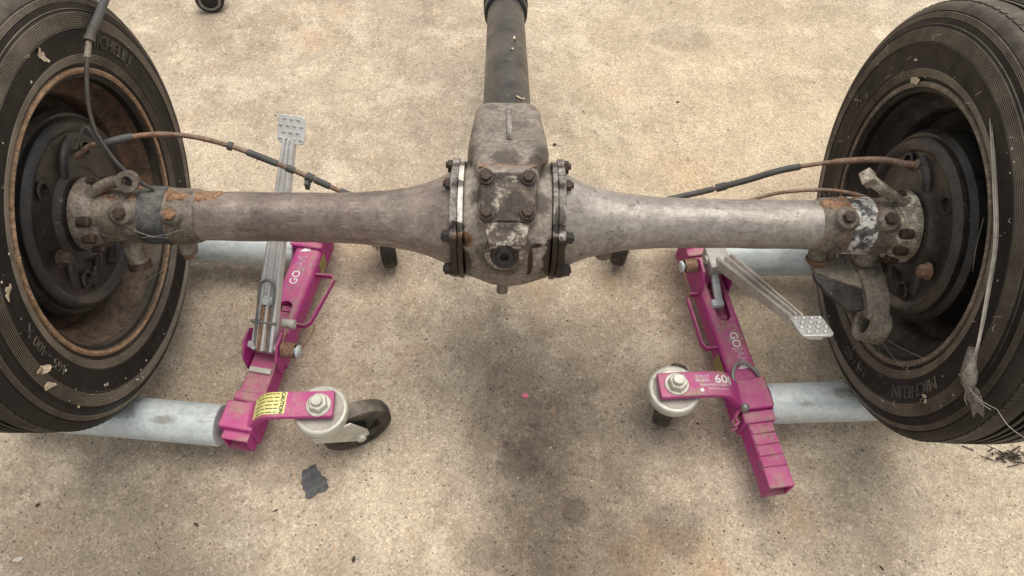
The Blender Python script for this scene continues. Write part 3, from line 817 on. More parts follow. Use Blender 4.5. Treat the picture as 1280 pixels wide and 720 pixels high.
# ------------------------------------------------------------------ axle ends
def axle_end(sgn):
    # backing plate of the drum brake
    X = 0.640 if sgn < 0 else 0.618
    rr = 0.145 if sgn < 0 else 0.136
    mat = MAT['drum'] if sgn < 0 else MAT['drum_brown']
    o = C0 + V((sgn * X, 0, 0))
    mb = MB()
    mb.lathe([(0.014, rr), (0.006, rr + 0.001), (0.0, rr - 0.003), (-0.003, rr - 0.008), (-0.001, rr - 0.015), (0.006, rr - 0.022), (0.008, rr - 0.05), (0.007, 0.075), (0.0, 0.066), (0.0, 0.02)], o, (sgn, 0, 0), 96)
    bp = part("brake_backing_plate", mb, mat, AX)
    # pressings and ribs on the plate
    for (a, bend, w_) in ((42, 28, 0.010), (128, 34, 0.009), (-62, -20, 0.008), (190, 30, 0.010), (-128, 24, 0.008)):
        ptsr = [pol(sgn * (X + 0.0115 - 0.004 * math.sin(math.pi * k / 6)), 0.058 + (rr - 0.092) * k / 6 + 0.0, a + bend * (k / 6) ** 1.5) for k in range(7)]
        part("pressed_rib", MB().tube(ptsr, w_, 12, 4, rfun=lambda u, w=w_: w * (0.75 + 0.5 * u)), mat, bp)
    for (a, r_) in ((88, 0.100), (12, 0.104), (-95, 0.1)):
        p = pol(sgn * (X + 0.0025), r_, a)
        part("inspection_hole", MB().lathe([(0.0, 0.0145), (-0.0012, 0.013), (-0.0012, 0.0105), (0.005, 0.0100), (0.005, 0.001)], p, (sgn, 0, 0), 24, caps=False), MAT['drum'], bp)
    for (a, r_) in ((-48, 0.095), (165, 0.1)):
        p = pol(sgn * (X + 0.001), r_, a)
        part("adjuster_nut", MB().hexhead(p, (-sgn, 0, 0), 0.0095, 0.012, 0.013), MAT['bolt'] if sgn < 0 else MAT['pipe_rust'], bp)
    # drum behind
    part("brake_drum", MB().lathe([(0.012, rr + 0.006), (0.02, rr + 0.012), (0.06, rr + 0.012), (0.065, rr), (0.065, 0.03)], o, (sgn, 0, 0), 96), MAT['drum'], AX)
    # bearing flange
    fm = MB().lathe([(-0.001, 0.0565), (-0.012, 0.0565), (-0.017, 0.054), (-0.03, 0.049), (-0.034, 0.042)], o, (sgn, 0, 0), 48)
    hb = part("bearing_flange", fm, MAT['hub'] if sgn > 0 else MAT['saddle'], AX, 0.0015)
    for a in (-18, -50, -82, 60, 100, 150, 210):
        p = pol(sgn * (X - 0.019), 0.0515, a)
        part("flange_bolt", MB().lathe([(-0.004, 0.0082), (0.006, 0.0082)], p, (-sgn, 0, 0), 16).hexhead(p - V((sgn * 0.006, 0, 0)), (-sgn, 0, 0), 0.0078, 0.007), MAT['bolt'], hb)
    return bp
axle_end(-1)
axle_end(1)

# spring seats: crusted casting sleeves round the tube with bolt bosses
def sleeve(sgn, xs, name="spring_seat"):
    mb = MB()
    mb.lathe([(x, r_) for x, r_ in xs], C0, (sgn, 0, 0), 48)
    return mb
# left seat
ls = sleeve(-1, [(0.462, 0.0385), (0.468, 0.0415), (0.50, 0.0425), (0.52, 0.043), (0.58, 0.0432), (0.615, 0.043), (0.63, 0.040)])
ls.cyl((-0.583, 0.0, H + 0.02), (-0.572, -0.045, H - 0.062), 0.0165, 24)
ls.cyl((-0.489, -0.015, H - 0.005), (-0.492, -0.036, H - 0.046), 0.014, 24)
ls.lathe([(0, 0.018), (0.006, 0.016)], (-0.5635, -0.027, H + 0.036), (0, -0.55, 0.835), 20)
ls.lathe([(0, 0.017), (0.006, 0.015)], (-0.492, -0.025, H + 0.034), (0, -0.55, 0.835), 20)
lso = cast(part("spring_seat", ls, MAT['saddle'], AX), 0.0026, 4)
part("seat_bolt", MB().hexhead((-0.5635, -0.030, H + 0.0405), (0, -0.55, 0.835), 0.0095, 0.008), MAT['bolt'], lso)
part("seat_bolt", MB().hexhead((-0.492, -0.028, H + 0.0385), (0, -0.55, 0.835), 0.0095, 0.007), MAT['crust'], lso)
part("seat_nut", MB().cyl((-0.572, -0.045, H - 0.060), (-0.571, -0.050, H - 0.069), 0.0175, 24), MAT['bolt'], lso)
part("seat_nut", MB().hexhead((-0.4925, -0.036, H - 0.045), (-0.05, -0.3, -0.8), 0.009, 0.011), MAT['pipe_rust'], lso)
# dark painted block face between the bosses
part("painted_band", MB().lathe([(0.508, 0.0445), (0.546, 0.0447)], C0, (-1, 0, 0), 48), M_metal("blue black paint", ((0.025, 0.028, 0.032), (0.04, 0.045, 0.05), (0.07, 0.075, 0.078)), paint=0.36, paintcol=(0.3, 0.27, 0.23), grime=0.34, scale=22, metal=0.0, bump=0.5, dust=0.35), lso)
def crust(x0, x1, z0, wdt, par, seed):
    """a lumpy scab of rust along the top of the tube"""
    rnd = random.Random(seed)
    mb = MB()
    n = 44
    for k in range(n):
        x = x0 + (x1 - x0) * (k + rnd.random()) / n
        y = 0.010 + rnd.uniform(-wdt, wdt)
        r_ = rnd.uniform(0.005, 0.0105)
        z = H + math.sqrt(max(0.0, z0 * z0 - y * y)) - r_ * 0.62
        mb.lathe([(-r_ * .5, r_ * .3), (0, r_), (r_ * .6, r_ * .7), (r_ * .8, r_ * .2)], (x, y, z), (rnd.uniform(-.3, .3), .3, 1), 8)
    o = cast(part("rust_crust", mb, MAT['crust'], par, 0, 60), 0.0016, 3, 0.4)
    return o
crust(-0.60, -0.475, 0.0425, 0.014, lso, 3)
crust(-0.47, -0.43, 0.038, 0.008, lso, 5)
# bent eye lug at the left end
lg = MB()
lg.tube([(-0.625, -0.01, H + 0.04), (-0.605, 0.006, H + 0.050), (-0.585, 0.012, H + 0.058), (-0.565, 0.012, H + 0.064)], 0.009, 12)
lg.lathe([(-0.006, 0.008), (-0.006, 0.0155), (0.006, 0.0155), (0.006, 0.008), (-0.006, 0.008)], (-0.553, 0.010, H + 0.066), (0.1, -0.75, 0.6), 24, caps=False)
part("eye_lug", lg, MAT['saddle'], lso)

# right seat with shackle bracket
rs = sleeve(1, [(0.477, 0.038), (0.484, 0.042), (0.50, 0.0432), (0.53, 0.0425), (0.56, 0.043), (0.585, 0.043), (0.60, 0.04)])
rs.cyl((0.497, -0.005, H - 0.015), (0.497, -0.024, H - 0.056), 0.0155, 24)
rs.cyl((0.570, -0.005, H - 0.015), (0.571, -0.030, H - 0.058), 0.0185, 24)
rs.lathe([(0, 0.019), (0.008, 0.0165)], (0.508, -0.018, H + 0.038), (0, -0.4, 0.9), 20)
rs.lathe([(0, 0.018), (0.008, 0.0155)], (0.570, -0.020, H + 0.038), (0, -0.4, 0.9), 20)
rso = cast(part("spring_seat", rs, MAT['saddle'], AX), 0.0026, 4)
part("seat_bolt", MB().hexhead((0.508, -0.021, H + 0.0455), (0, -0.4, 0.9), 0.0095, 0.008), MAT['bolt'], rso)
part("seat_bolt", MB().hexhead((0.570, -0.023, H + 0.0455), (0, -0.4, 0.9), 0.0095, 0.008), MAT['bolt'], rso)
crust(0.482, 0.56, 0.0425, 0.012, rso, 9)
part("painted_band", MB().lathe([(0.52, 0.0440), (0.556, 0.0445)], C0, (1, 0, 0), 48), M_metal("chipped white over black paint", ((0.05, 0.05, 0.048), (0.09, 0.088, 0.085), (0.16, 0.155, 0.15)), paint=0.52, paintcol=(0.6, 0.58, 0.54), grime=0.3, scale=20, metal=0.0, bump=0.5), rso)
part("seat_nut", MB().lathe([(0, 0.017), (0.004, 0.0175), (0.008, 0.015)], (0.497, -0.023, H - 0.054), (0, -0.4, -0.9), 20), MAT['crust'], rso)
# shackle bracket: bent plate running down to an eye
bk = MB()
bk.add(*slab([(0.484, -0.020, 0.3385), (0.592, -0.020, 0.3300), (0.604, -0.068, 0.3235), (0.562, -0.070, 0.3225), (0.492, -0.046, 0.3300)], (0, 0, -0.010)))
ap_ = smooth_path([(0.580, -0.030, 0.328), (0.583, -0.060, 0.3235), (0.585, -0.085, 0.3160), (0.586, -0.102, 0.3040), (0.586, -0.110, 0.2960)], 6)
na = len(ap_)
bk.sweep(ap_, [[(-(0.022 - 0.005 * k / na), -0.007), ((0.018 - 0.002 * k / na), -0.007), ((0.018 - 0.002 * k / na), 0.007), (-(0.022 - 0.005 * k / na), 0.007)] for k in range(na)], (1, 0.1, 0))
ec = V((0.584, -0.113, 0.280))
ea = V((-0.93, 0.16, 0.22)).normalized()
bk.lathe([(-0.017, 0.0175), (-0.017, 0.0275), (0.015, 0.0285), (0.015, 0.0180), (-0.017, 0.0175)], ec, ea, 40, caps=False)
bko = part("shackle_bracket", bk, MAT['bracket'], AX, 0.0022)
fc = MB().add(*slab([(0.489, -0.045, 0.327), (0.564, -0.069, 0.3195), (0.566, -0.100, 0.304), (0.543, -0.102, 0.303), (0.508, -0.072, 0.313), (0.493, -0.053, 0.320)], (0.001, 0.003, -0.009)))
part("bracket_web", fc, MAT['gloss'], bko, 0.0015)
# short pipe lever over the right hub
lv = MB().tube([(0.528, 0.020, H + 0.087), (0.55, 0.018, H + 0.073), (0.575, 0.012, H + 0.058), (0.597, 0.004, H + 0.047), (0.605, 0.0, H + 0.042)], 0.0085, 12)
lv.box((0.531, 0.020, H + 0.086), (0.016, 0.022, 0.018), Matrix.Rotation(R(40), 3, 'Y'))
part("brake_lever", lv, MAT['nickel'] if False else MAT['hub'], AX, 0.002)

# ------------------------------------------------------------------ brake pipes and cables fixed to the axle
def segcolor(name, pts, r_, mat, parent, **k):
    return part(name, MB().tube(pts, r_, **k), mat, parent)
cp = [(-0.640, 0.052, 0.463), (-0.616, 0.060, 0.476), (-0.592, 0.060, 0.483), (-0.559, 0.080, 0.477), (-0.528, 0.100, 0.463), (-0.487, 0.110, 0.449), (-0.437, 0.110, 0.431), (-0.383, 0.100, 0.413), (-0.324, 0.090, 0.387), (-0.270, 0.080, 0.361), (-0.22, 0.07, 0.34)]
bl = part("brake_cable", MB().tube(cp, 0.0048, 10, 24, rfun=lambda u: 0.0040 + 0.0004 * math.sin(u * 700)), MAT['pipe_rust'], AX)
sp = smooth_path(cp, 24)
def piece(a, b):
    n = len(sp) - 1
    return sp[int(a * n):max(int(b * n), int(a * n) + 2) + 1]
for (a, b, r_) in ((0.21, 0.30, 0.0058), (0.60, 0.615, 0.0072), (0.655, 0.735, 0.0056), (0.755, 0.775, 0.0060), (0.805, 0.825, 0.0072), (0.83, 0.872, 0.0056), (0.90, 0.985, 0.0056)):
    part("cable_sleeve", MB().tube(piece(a, b), r_, 12, 1), MAT['sleeve'], bl)
part("cable_clip", MB().box(V(piece(0.812, 0.82)[0]) + V((0, -0.010, -0.008)), (0.007, 0.012, 0.014)), MAT['sleeve'], bl, 0.001)
cq = [(0.17, 0.075, 0.322), (0.225, 0.080, 0.334), (0.277, 0.090, 0.343), (0.330, 0.100, 0.351), (0.390, 0.100, 0.378), (0.440, 0.100, 0.404), (0.492, 0.100, 0.420), (0.533, 0.090, 0.439), (0.575, 0.080, 0.453), (0.606, 0.060, 0.466), (0.622, 0.055, 0.470)]
br = part("brake_cable", MB().tube(cq, 0.0036, 10, 16), MAT['pipe_rust'], AX)
sp = smooth_path(cq, 16)
for (a, b, r_) in ((0.14, 0.33, 0.0050), (0.335, 0.36, 0.0068), (0.36, 0.56, 0.0053), (0.52, 0.54, 0.0055), (0.66, 0.95, 0.0050)):
    part("cable_sleeve", MB().tube(piece(a, b), r_, 12, 1), MAT['sleeve'] if a < 0.6 else MAT['pipe_rust'], br)
part("cable_end", MB().tube(piece(0.945, 1.0), 0.0075, 12, 1), MAT['saddle'], br)
part("brake_pipe", MB().tube([(0.36, 0.045, 0.379), (0.392, 0.052, 0.388), (0.440, 0.062, 0.395), (0.508, 0.062, 0.402), (0.555, 0.050, 0.405), (0.59, 0.040, 0.395)], 0.0029, 8), MAT['pipe_rust'], AX)
part("brake_pipe", MB().tube([(-0.616, 0.03, 0.50), (-0.60, 0.055, 0.52), (-0.585, 0.04, 0.50), (-0.565, 0.025, 0.47), (-0.55, 0.012, 0.445)], 0.0026, 8), MAT['cable'], AX)

# ------------------------------------------------------------------ wheels
CREST = []
def ridges(x0, r0, x1, r1, n_, amp):
    out = []
    dx, dr = x1 - x0, r1 - r0
    L = math.hypot(dx, dr)
    nx, nr = -dr / L, dx / L
    if nx > 0:
        nx, nr = -nx, -nr
    for k in range(n_):
        for (u, h_) in ((0.05, 0.0), (0.3, 1.0), (0.62, 1.0), (0.85, 0.0)):
            f_ = (k + u) / n_
            if h_ and u > 0.5:
                CREST.append((x0 + dx * (k + 0.46) / n_, r0 + dr * (k + 0.46) / n_))
            out.append((x0 + dx * f_ + nx * amp * h_, r0 + dr * f_ + nr * amp * h_))
    return out
def tyre_profile():
    # x: distance outward from the inner face plane (rim flange at 0.013), r: radius
    p = [(0.030, 0.199), (0.017, 0.201), (0.0135, 0.208), (0.0125, 0.2165), (0.0098, 0.2195)]
    p += ridges(0.0090, 0.222, 0.0050, 0.235, 5, 0.0011)
    p += [(0.0038, 0.2365), (0.0042, 0.2378), (0.0022, 0.250), (0.0010, 0.262), (0.0008, 0.2685), (-0.0004, 0.2695), (0.0006, 0.2705)]
    p += ridges(0.0012, 0.2715, 0.0045, 0.2905, 8, 0.0014)
    p += [(0.0056, 0.2925), (0.0046, 0.2945), (0.0062, 0.2955), (0.0078, 0.3035)]
    p += ridges(0.0082, 0.3035, 0.0112, 0.3110, 4, 0.0012)
    p += [(0.0125, 0.3118), (0.0118, 0.3130), (0.0150, 0.3175), (0.0200, 0.3225), (0.0250, 0.3250), (0.034, 0.3268)]
    for g in (0.058, 0.072, 0.0845):
        p += [(g - 0.0035, 0.3285), (g - 0.003, 0.3225), (g + 0.003, 0.3225), (g + 0.0035, 0.329)]
        # the far sidewall needs no ridges
    far = [(0.1240, 0.3285), (0.1245, 0.3225), (0.1275, 0.3225), (0.128, 0.328), (0.14, 0.3255), (0.150, 0.3215), (0.158, 0.312), (0.164, 0.295), (0.168, 0.268), (0.166, 0.245), (0.158, 0.22), (0.150, 0.203), (0.138, 0.199)]
    mid = [(0.0985, 0.3295), (0.099, 0.3225), (0.105, 0.3225), (0.1055, 0.3295)]
    return p + mid + far
def side_x(r_):
    pts_ = [(0.2195, 0.0098), (0.2378, 0.0042), (0.250, 0.0022), (0.262, 0.0010), (0.2715, 0.0012)]
    for (a, b) in zip(pts_, pts_[1:]):
        if a[0] <= r_ <= b[0]:
            return a[1] + (b[1] - a[1]) * (r_ - a[0]) / (b[0] - a[0])
    return 0.0012
def letters_on(mb, face, sgn, body, mid_deg, r_mid, size, outline=0.0):
    """raised moulded letters on the sidewall facing the axle; mid_deg measured like pol()"""
    vs_, fs = text_mesh(body, size, 0.0009, 'CENTER', 0, outline)
    out = []
    for v in vs_:
        rr = r_mid + v.y
        # looking at the inner face from the axle side: reading clockwise with letter tops outward
        ang = R(mid_deg) - sgn * (v.x / r_mid)
        x = face + side_x(rr) - 0.0006 - v.z
        p = C0 + V((sgn * x, 0, 0)) - cF * (rr * math.cos(ang)) + cU * (rr * math.sin(ang))
        out.append(p)
    mb.add(out, fs)
def wheel(sgn, face, mats, words_, seed):
    rt = bpy.data.objects.new("wheel", None)
    col.objects.link(rt)
    rt.location = (sgn * (face + 0.08), 0, H)
    rt.parent = AX
    rt.empty_display_size = 0.05
    o = C0 + V((sgn * face, 0, 0))
    mb = MB()
    CREST.clear()
    prof = tyre_profile()
    mb.lathe(prof, o, (sgn, 0, 0), 224, caps=False)
    nq = len(mb.f)
    crest_k = {k for k in range(len(prof) - 1) if min(math.hypot((prof[k][0] + prof[k + 1][0]) / 2 - a, (prof[k][1] + prof[k + 1][1]) / 2 - b) for (a, b) in CREST) < 0.0015
               and abs(prof[k][1] - prof[k + 1][1]) > 0.0004 and abs(prof[k + 1][1] - prof[k][1]) < 0.00095}
    # sipes cut look: small shoulder blocks round the tread edge
    for k in range(120):
        a = 2 * math.pi * k / 120
        d = V((0, math.cos(a), math.sin(a)))
        tdir = V((0, -math.sin(a), math.cos(a)))
        rot = Matrix((V((sgn, 0, 0)), tdir, d)).transposed()
        mb.box(o + V((sgn * 0.0315, 0, 0)) + d * 0.3258, (0.010, 0.0125, 0.0022), rot)
    nl = len(mb.f)
    for (b, deg, rm, s_) in words_:
        letters_on(mb, face, sgn, b, deg, rm, s_)
    ty = part("tyre", mb, mats[0], rt)
    ty.data.materials.append(MAT['tyre_crest'])
    ty.data.materials.append(MAT['tyre_letter'])
    ns = len(prof) - 1
    ty.data.polygons.foreach_set("material_index", [1 if (i < nq and (i % ns) in crest_k) else (2 if i >= nl else 0) for i in range(len(ty.data.polygons))])
    rm_ = MB()
    f0 = 0.013
    rm_.lathe([(f0 + 0.006, 0.2145), (f0 + 0.000, 0.2170), (f0 - 0.004, 0.2158), (f0 - 0.0055, 0.2125), (f0 - 0.003, 0.2085), (f0 + 0.006, 0.2050), (f0 + 0.012, 0.2010), (f0 + 0.016, 0.1985),
               (f0 + 0.036, 0.1965), (f0 + 0.044, 0.1905), (f0 + 0.050, 0.1800), (f0 + 0.058, 0.1765), (f0 + 0.095, 0.1765), (f0 + 0.105, 0.184), (f0 + 0.115, 0.196), (f0 + 0.135, 0.199), (f0 + 0.14, 0.2145), (f0 + 0.146, 0.2165)], o, (sgn, 0, 0), 160, caps=False)
    rim = part("rim", rm_, mats[1], rt)
    rim.data.materials.append(MAT['rim_edge'] if sgn < 0 else MAT['rim_edge_dark'])
    rim.data.polygons.foreach_set("material_index", [1 if (i % 17) in (0, 1, 2, 3) else 0 for i in range(len(rim.data.polygons))])
    dk = MB().lathe([(f0 + 0.075, 0.177), (f0 + 0.085, 0.165), (f0 + 0.105, 0.15), (f0 + 0.11, 0.11), (f0 + 0.10, 0.08), (f0 + 0.095, 0.03)], o, (sgn, 0, 0), 96, caps=False)
    part("wheel_disc", dk, mats[1], rt)
    return rt
WL = wheel(-1, 0.6015, (MAT['tyre'], MAT['rim_rust']), (("165 - 400 X", -52, 0.252, 0.022), ("MICHELIN", 88, 0.2535, 0.027)), 1)
WL["label"] = "wheel with orange rusty rim"
WR = wheel(1, 0.5995, (MAT['tyre_pale'], MAT['rim_dark']), (("MICHELIN", -76, 0.2535, 0.027), ("165 - 400", -118, 0.252, 0.021), ("X", 118, 0.255, 0.03)), 2)
WR["label"] = "wheel with black dirty rim"

# ------------------------------------------------------------------ wheel dollies
ZR = 0.075
def caster(par, sw, ang, trail=0.055, nut=True, r_=0.056, lat=0.0):
    """swivel caster: sw = swivel centre on the floor plan, ang = direction of the trailing wheel"""
    d = V((math.cos(R(ang)), math.sin(R(ang)), 0))
    n_ = V((d.y, -d.x, 0))
    s = V((sw[0], sw[1], 0))
    s0 = s
    s = s + n_ * lat
    wc = s + d * trail + V((0, 0, r_))
    mb = MB()
    dz = 0.032
    # top race: turned cup
    s = s + V((0, 0, dz))
    s0 = s0 + V((0, 0, dz))
    mb.lathe([(0.082, 0.018), (0.083, 0.036), (0.087, 0.043), (0.094, 0.0455), (0.104, 0.0455), (0.109, 0.0435), (0.1105, 0.039), (0.108, 0.034), (0.1085, 0.0)], s0, (0, 0, 1), 48)
    # fork legs
    rot = Matrix((d, n_, V((0, 0, 1)))).transposed()
    for k in (-1, 1):
        a = s + n_ * (0.0215 * k)
        poly = [(-0.030, 0.092), (0.036, 0.092), (trail + 0.015, r_ + 0.012 - dz), (trail + 0.016, r_ - 0.006 - dz), (trail + 0.004, r_ - 0.016 - dz), (trail - 0.010, r_ - 0.013 - dz), (-0.012, 0.06), (-0.030, 0.075)]
        mb.add(*slab([a + d * x + V((0, 0, z)) - n_ * 0.0018 for (x, z) in poly], n_ * 0.0036))
    c = part("caster", mb, MAT['nickel'], par, 0.0012)
    tr_ = MB().lathe([(-0.0135, r_ * 0.62), (-0.0150, r_ * 0.80), (-0.0150, r_ * 0.90), (-0.0125, r_ * 0.965), (-0.006, r_ * 0.995), (0, r_), (0.006, r_ * 0.995), (0.0125, r_ * 0.965), (0.0150, r_ * 0.90), (0.0150, r_ * 0.80), (0.0135, r_ * 0.62), (0.006, r_ * 0.58), (-0.006, r_ * 0.58), (-0.0135, r_ * 0.62)], wc, n_, 56, caps=False)
    part("caster_tyre", tr_, MAT['caster_rubber'], c)
    hb = MB().lathe([(-0.0145, 0.010), (-0.0145, 0.016), (-0.005, 0.018), (-0.0045, r_ * 0.58), (0.0045, r_ * 0.58), (0.005, 0.018), (0.0145, 0.016), (0.0145, 0.010)], wc, n_, 40)
    part("caster_hub", hb, MAT['caster_hub'], c)
    for k in (-1, 1):
        part("axle_bolt", MB().hexhead(wc + n_ * (0.0234 * k), n_ * k, 0.0085, 0.006, 0.011), MAT['nickel'], c)
    if nut:
        nm = MB()
        top = s0 + V((0, 0, 0.1256))
        nm.lathe([(0, 0.0205), (0.0022, 0.0205), (0.003, 0.0195)], top, (0, 0, 1), 36)
        nm.lathe([(0.003, 0.0165), (0.0125, 0.0165), (0.0145, 0.0145)], top, (0.06, 0, 1), 6)
        nm.lathe([(0.0145, 0.0098), (0.0205, 0.0094), (0.0215, 0.008)], top, (0, 0, 1), 28)
        part("swivel_nut", nm, MAT['nickel'], c)
    return c

def arm_plate(par, pth, wdt=0.046, th=0.0105):
    pts_ = smooth_path(pth, 8)
    t = (V(pth[-1]) - V(pth[0]))
    side = V((t.y, -t.x, 0)).normalized()
    mb = MB().sweep(pts_, [(-wdt / 2, -th / 2), (wdt / 2, -th / 2), (wdt / 2, th / 2), (-wdt / 2, th / 2)], side)
    return part("caster_arm", mb, MAT['pink'], par, 0.0018), pts_, side

def roller(par, a, b, r_=0.036):
    a, b = V((*a, ZR)), V((*b, ZR))
    L = (b - a).length
    ro = part("roller", MB().lathe([(0, r_ - 0.004), (0, r_), (L, r_), (L, r_ - 0.004)], a, b - a, 64), MAT['zinc'], par, 0.001)
    part("roller_shaft", MB().cyl(a - (b - a).normalized() * 0.02, b + (b - a).normalized() * 0.02, 0.01, 16), MAT['wire'], ro)
    return ro

def beam_section(w_, h_):
    return rrect(w_ / 2, h_ / 2, 0.012, 5)

def outer_beam(par, p0, p1, slot):
    mb = MB()
    p0, p1 = V(p0), V(p1)
    d = (p1 - p0).normalized()
    side = V((d.y, -d.x, 0))
    mb.sweep([p0, p1], beam_section(0.055, 0.056), side)
    o = part("outer_beam", mb, MAT['pink'], par)
    # ratchet window cut through the top
    cut = MB()
    a, b = slot
    ctr = p0 + d * ((a + b) / 2)
    L = (b - a) / 2
    ring = []
    for k in range(24):
        t = 2 * math.pi * k / 24
        cx = 0.013 * math.cos(t)
        cy = 0.013 * math.sin(t) + (L - 0.013) * (1 if math.sin(t) >= 0 else -1)
        ring.append(ctr + side * cx + d * cy + V((0, 0, 0.012)))
    cut.add(*slab(ring, (0, 0, 0.04)))
    co = bpy.data.objects.new("cut", mesh_of("cut", cut, MAT['pink'], 0))
    col.objects.link(co)
    bo = o.modifiers.new("window", 'BOOLEAN')
    bo.operation = 'DIFFERENCE'
    bo.object = co
    bo.solver = 'EXACT'
    dg = bpy.context.evaluated_depsgraph_get()
    dg.update()
    me2 = bpy.data.meshes.new_from_object(o.evaluated_get(dg))
    o.modifiers.clear()
    me2.name = "outer_beam"
    me2.shade_smooth()
    me2.set_sharp_from_angle(angle=R(35))
    o.data = me2
    bpy.data.objects.remove(co)
    for k in range(4):
        c_ = ctr + d * ((k - 1.5) * L * 0.45)
        part("ratchet_tooth", MB().box(c_ + V((0, 0, 0.0135)), (0.022, 0.011, 0.005), (Matrix((side, d, V((0, 0, 1)))).transposed() @ Matrix.Rotation(R(14), 3, 'X'))), MAT['pink'], o, 0.0006)
    return o, d, side

def flat_text(par, body, size, c, xdir, up, mat, name="lettering", bold=0.0, outline=0.0, align='CENTER'):
    vs_, fs = text_mesh(body, size, 0.0, align, bold, outline)
    x, y = V(xdir).normalized(), V(up).normalized()
    z = x.cross(y)
    c = V(c)
    return part(name, MB().add([c + x * v.x + y * v.y + z * v.z for v in vs_], fs), mat, par, 0, 0)

def pedal(par, p0, p1, pc, side, mat, w0=0.040, w1=0.020):
    """stamped channel arm with two stiffening ridges and a studded pad"""
    p0, p1 = V(p0), V(p1)
    pts_ = [p0 + (p1 - p0) * k / 12 for k in range(13)]
    secs_ = []
    for k in range(13):
        w_ = w0 + (w1 - w0) * k / 12
        h_ = 0.020 - 0.008 * k / 12
        b = w_ / 2
        secs_.append([(-b, -h_), (-b, 0.0), (-b * 0.78, 0.003), (-b * 0.58, 0.003), (-b * 0.42, -0.003), (-b * 0.12, -0.003), (0.0, 0.004), (b * 0.2, 0.004), (b * 0.34, -0.003), (b * 0.62, -0.003), (b * 0.78, 0.003), (b, 0.0), (b, -h_), (b - 0.003, -h_), (b - 0.003, -0.006), (-b + 0.003, -0.006), (-b + 0.003, -h_)])
    arm = part("pedal_arm", MB().sweep(pts_, secs_, side), mat, par, 0.0006)
    return arm

def pedal_pad(par, c, xd, yd, mat, half=0.0245, style='dome'):
    c, xd, yd = V(c), V(xd).normalized(), V(yd).normalized()
    yd = (yd - xd * yd.dot(xd)).normalized()
    zd = xd.cross(yd)
    sec = rrect(half, half * 1.0, 0.007, 5)
    mb = MB().add(*slab([c + xd * a + yd * b for (a, b) in sec], zd * 0.004))
    pad = part("pedal_pad", mb, mat, par, 0.001)
    k = 0
    for row in range(4):
        n_ = 3 if row % 2 == 0 else 4
        for i in range(n_):
            x = (i - (n_ - 1) / 2) * half * 0.50
            y = (1.5 - row) * half * 0.46
            p = c + xd * x + yd * y + zd * 0.004
            s_ = MB()
            if style == 'dome':
                s_.lathe([(-0.001, 0.0042), (0.0014, 0.0037), (0.0031, 0.0022), (0.0036, 0.0006)], p, zd, 12)
            else:
                s_.sweep([p - xd * 0.0034, p - xd * 0.002, p + xd * 0.002, p + xd * 0.0034], [[(-0.0012, -0.001), (0.0008, -0.001), (0.0008, 0.0002), (-0.0006, 0.0002)], [(-0.0022, -0.001), (0.0012, -0.001), (0.0012, 0.0004), (-0.0014, 0.0026)], [(-0.0022, -0.001), (0.0012, -0.001), (0.0012, 0.0004), (-0.0014, 0.0026)], [(-0.0012, -0.001), (0.0008, -0.001), (0.0008, 0.0002), (-0.0006, 0.0002)]], -yd)
            part("grip_stud", s_, mat, pad)
    return pad

def coil(par, a, b, r_, turns, wire=0.002):
    a, b = V(a), V(b)
    d = (b - a).normalized()
    u = d.orthogonal().normalized()
    v = d.cross(u)
    pts_ = []
    n = turns * 12
    for k in range(n + 1):
        t = 2 * math.pi * k / 12
        pts_.append(a + (b - a) * (k / n) + (u * math.cos(t) + v * math.sin(t)) * r_)
    return part("torsion_spring", MB().tube(pts_, wire, 6, 1), MAT['spring'], par)

def strap_loop(par, pts_, h_=0.013, t_=0.0042):
    mb = MB().sweep(smooth_path(pts_, 1), [(-h_ / 2, -t_ / 2), (h_ / 2, -t_ / 2), (h_ / 2, t_ / 2), (-h_ / 2, t_ / 2)], (0, 0, 1))
    return part("handle_loop", mb, MAT['pink'], par, 0.0012)

UP = V((0, 0, 1))
# ---- left dolly
DL = thing("wheel_dolly", (-0.42, -0.02, 0), "magenta wheel dolly with yellow sticker on its caster arm, under the rusty rimmed wheel", "wheel dolly", "magenta wheel dollies under the tyres")
def lx(y):
    return -0.452 + 0.160 * (y + 0.246)
it = part("inner_beam", MB().recttube((lx(-0.246), -0.246, ZR), (lx(0.0), 0.0, ZR), 0.047, 0.046, 0.004), MAT['pink'], DL, 0.0015)
ob, ld, lside = outer_beam(DL, (lx(-0.085), -0.085, ZR + 0.001), (lx(0.255), 0.255, ZR + 0.001), (0.055, 0.115))
rotl = Matrix((lside, ld, UP)).transposed()
part("roller_bracket", MB().box((lx(-0.205) - 0.002, -0.205, ZR + 0.004), (0.060, 0.050, 0.062), rotl), MAT['pink'], DL, 0.003)
part("bracket_collar", MB().box((lx(-0.168), -0.168, ZR + 0.001), (0.056, 0.020, 0.056), rotl), MAT['pink'], DL, 0.004)
part("roller_bracket", MB().box((lx(0.17) - 0.004, 0.176, ZR + 0.004), (0.066, 0.05, 0.064), rotl), MAT['pink'], DL, 0.003)
roller(DL, (-0.487, -0.2105), (-0.86, -0.181))
roller(DL, (-0.42, 0.168), (-0.86, 0.192))
ap, pth, aside = arm_plate(DL, [(-0.468, -0.203, 0.104), (-0.438, -0.203, 0.104), (-0.422, -0.204, 0.110), (-0.398, -0.205, 0.141), (-0.378, -0.206, 0.1515), (-0.33, -0.205, 0.1525), (-0.279, -0.203, 0.1525)])
cL = caster(DL, (-0.303, -0.207), 27, 0.043, True, 0.063, 0.016)
arm2 = arm_plate(DL, [(-0.40, 0.182, 0.104), (-0.37, 0.184, 0.108), (-0.345, 0.186, 0.141), (-0.32, 0.19, 0.1525), (-0.225, 0.196, 0.1525)])
caster(DL, (-0.243, 0.196), 282, -0.012)
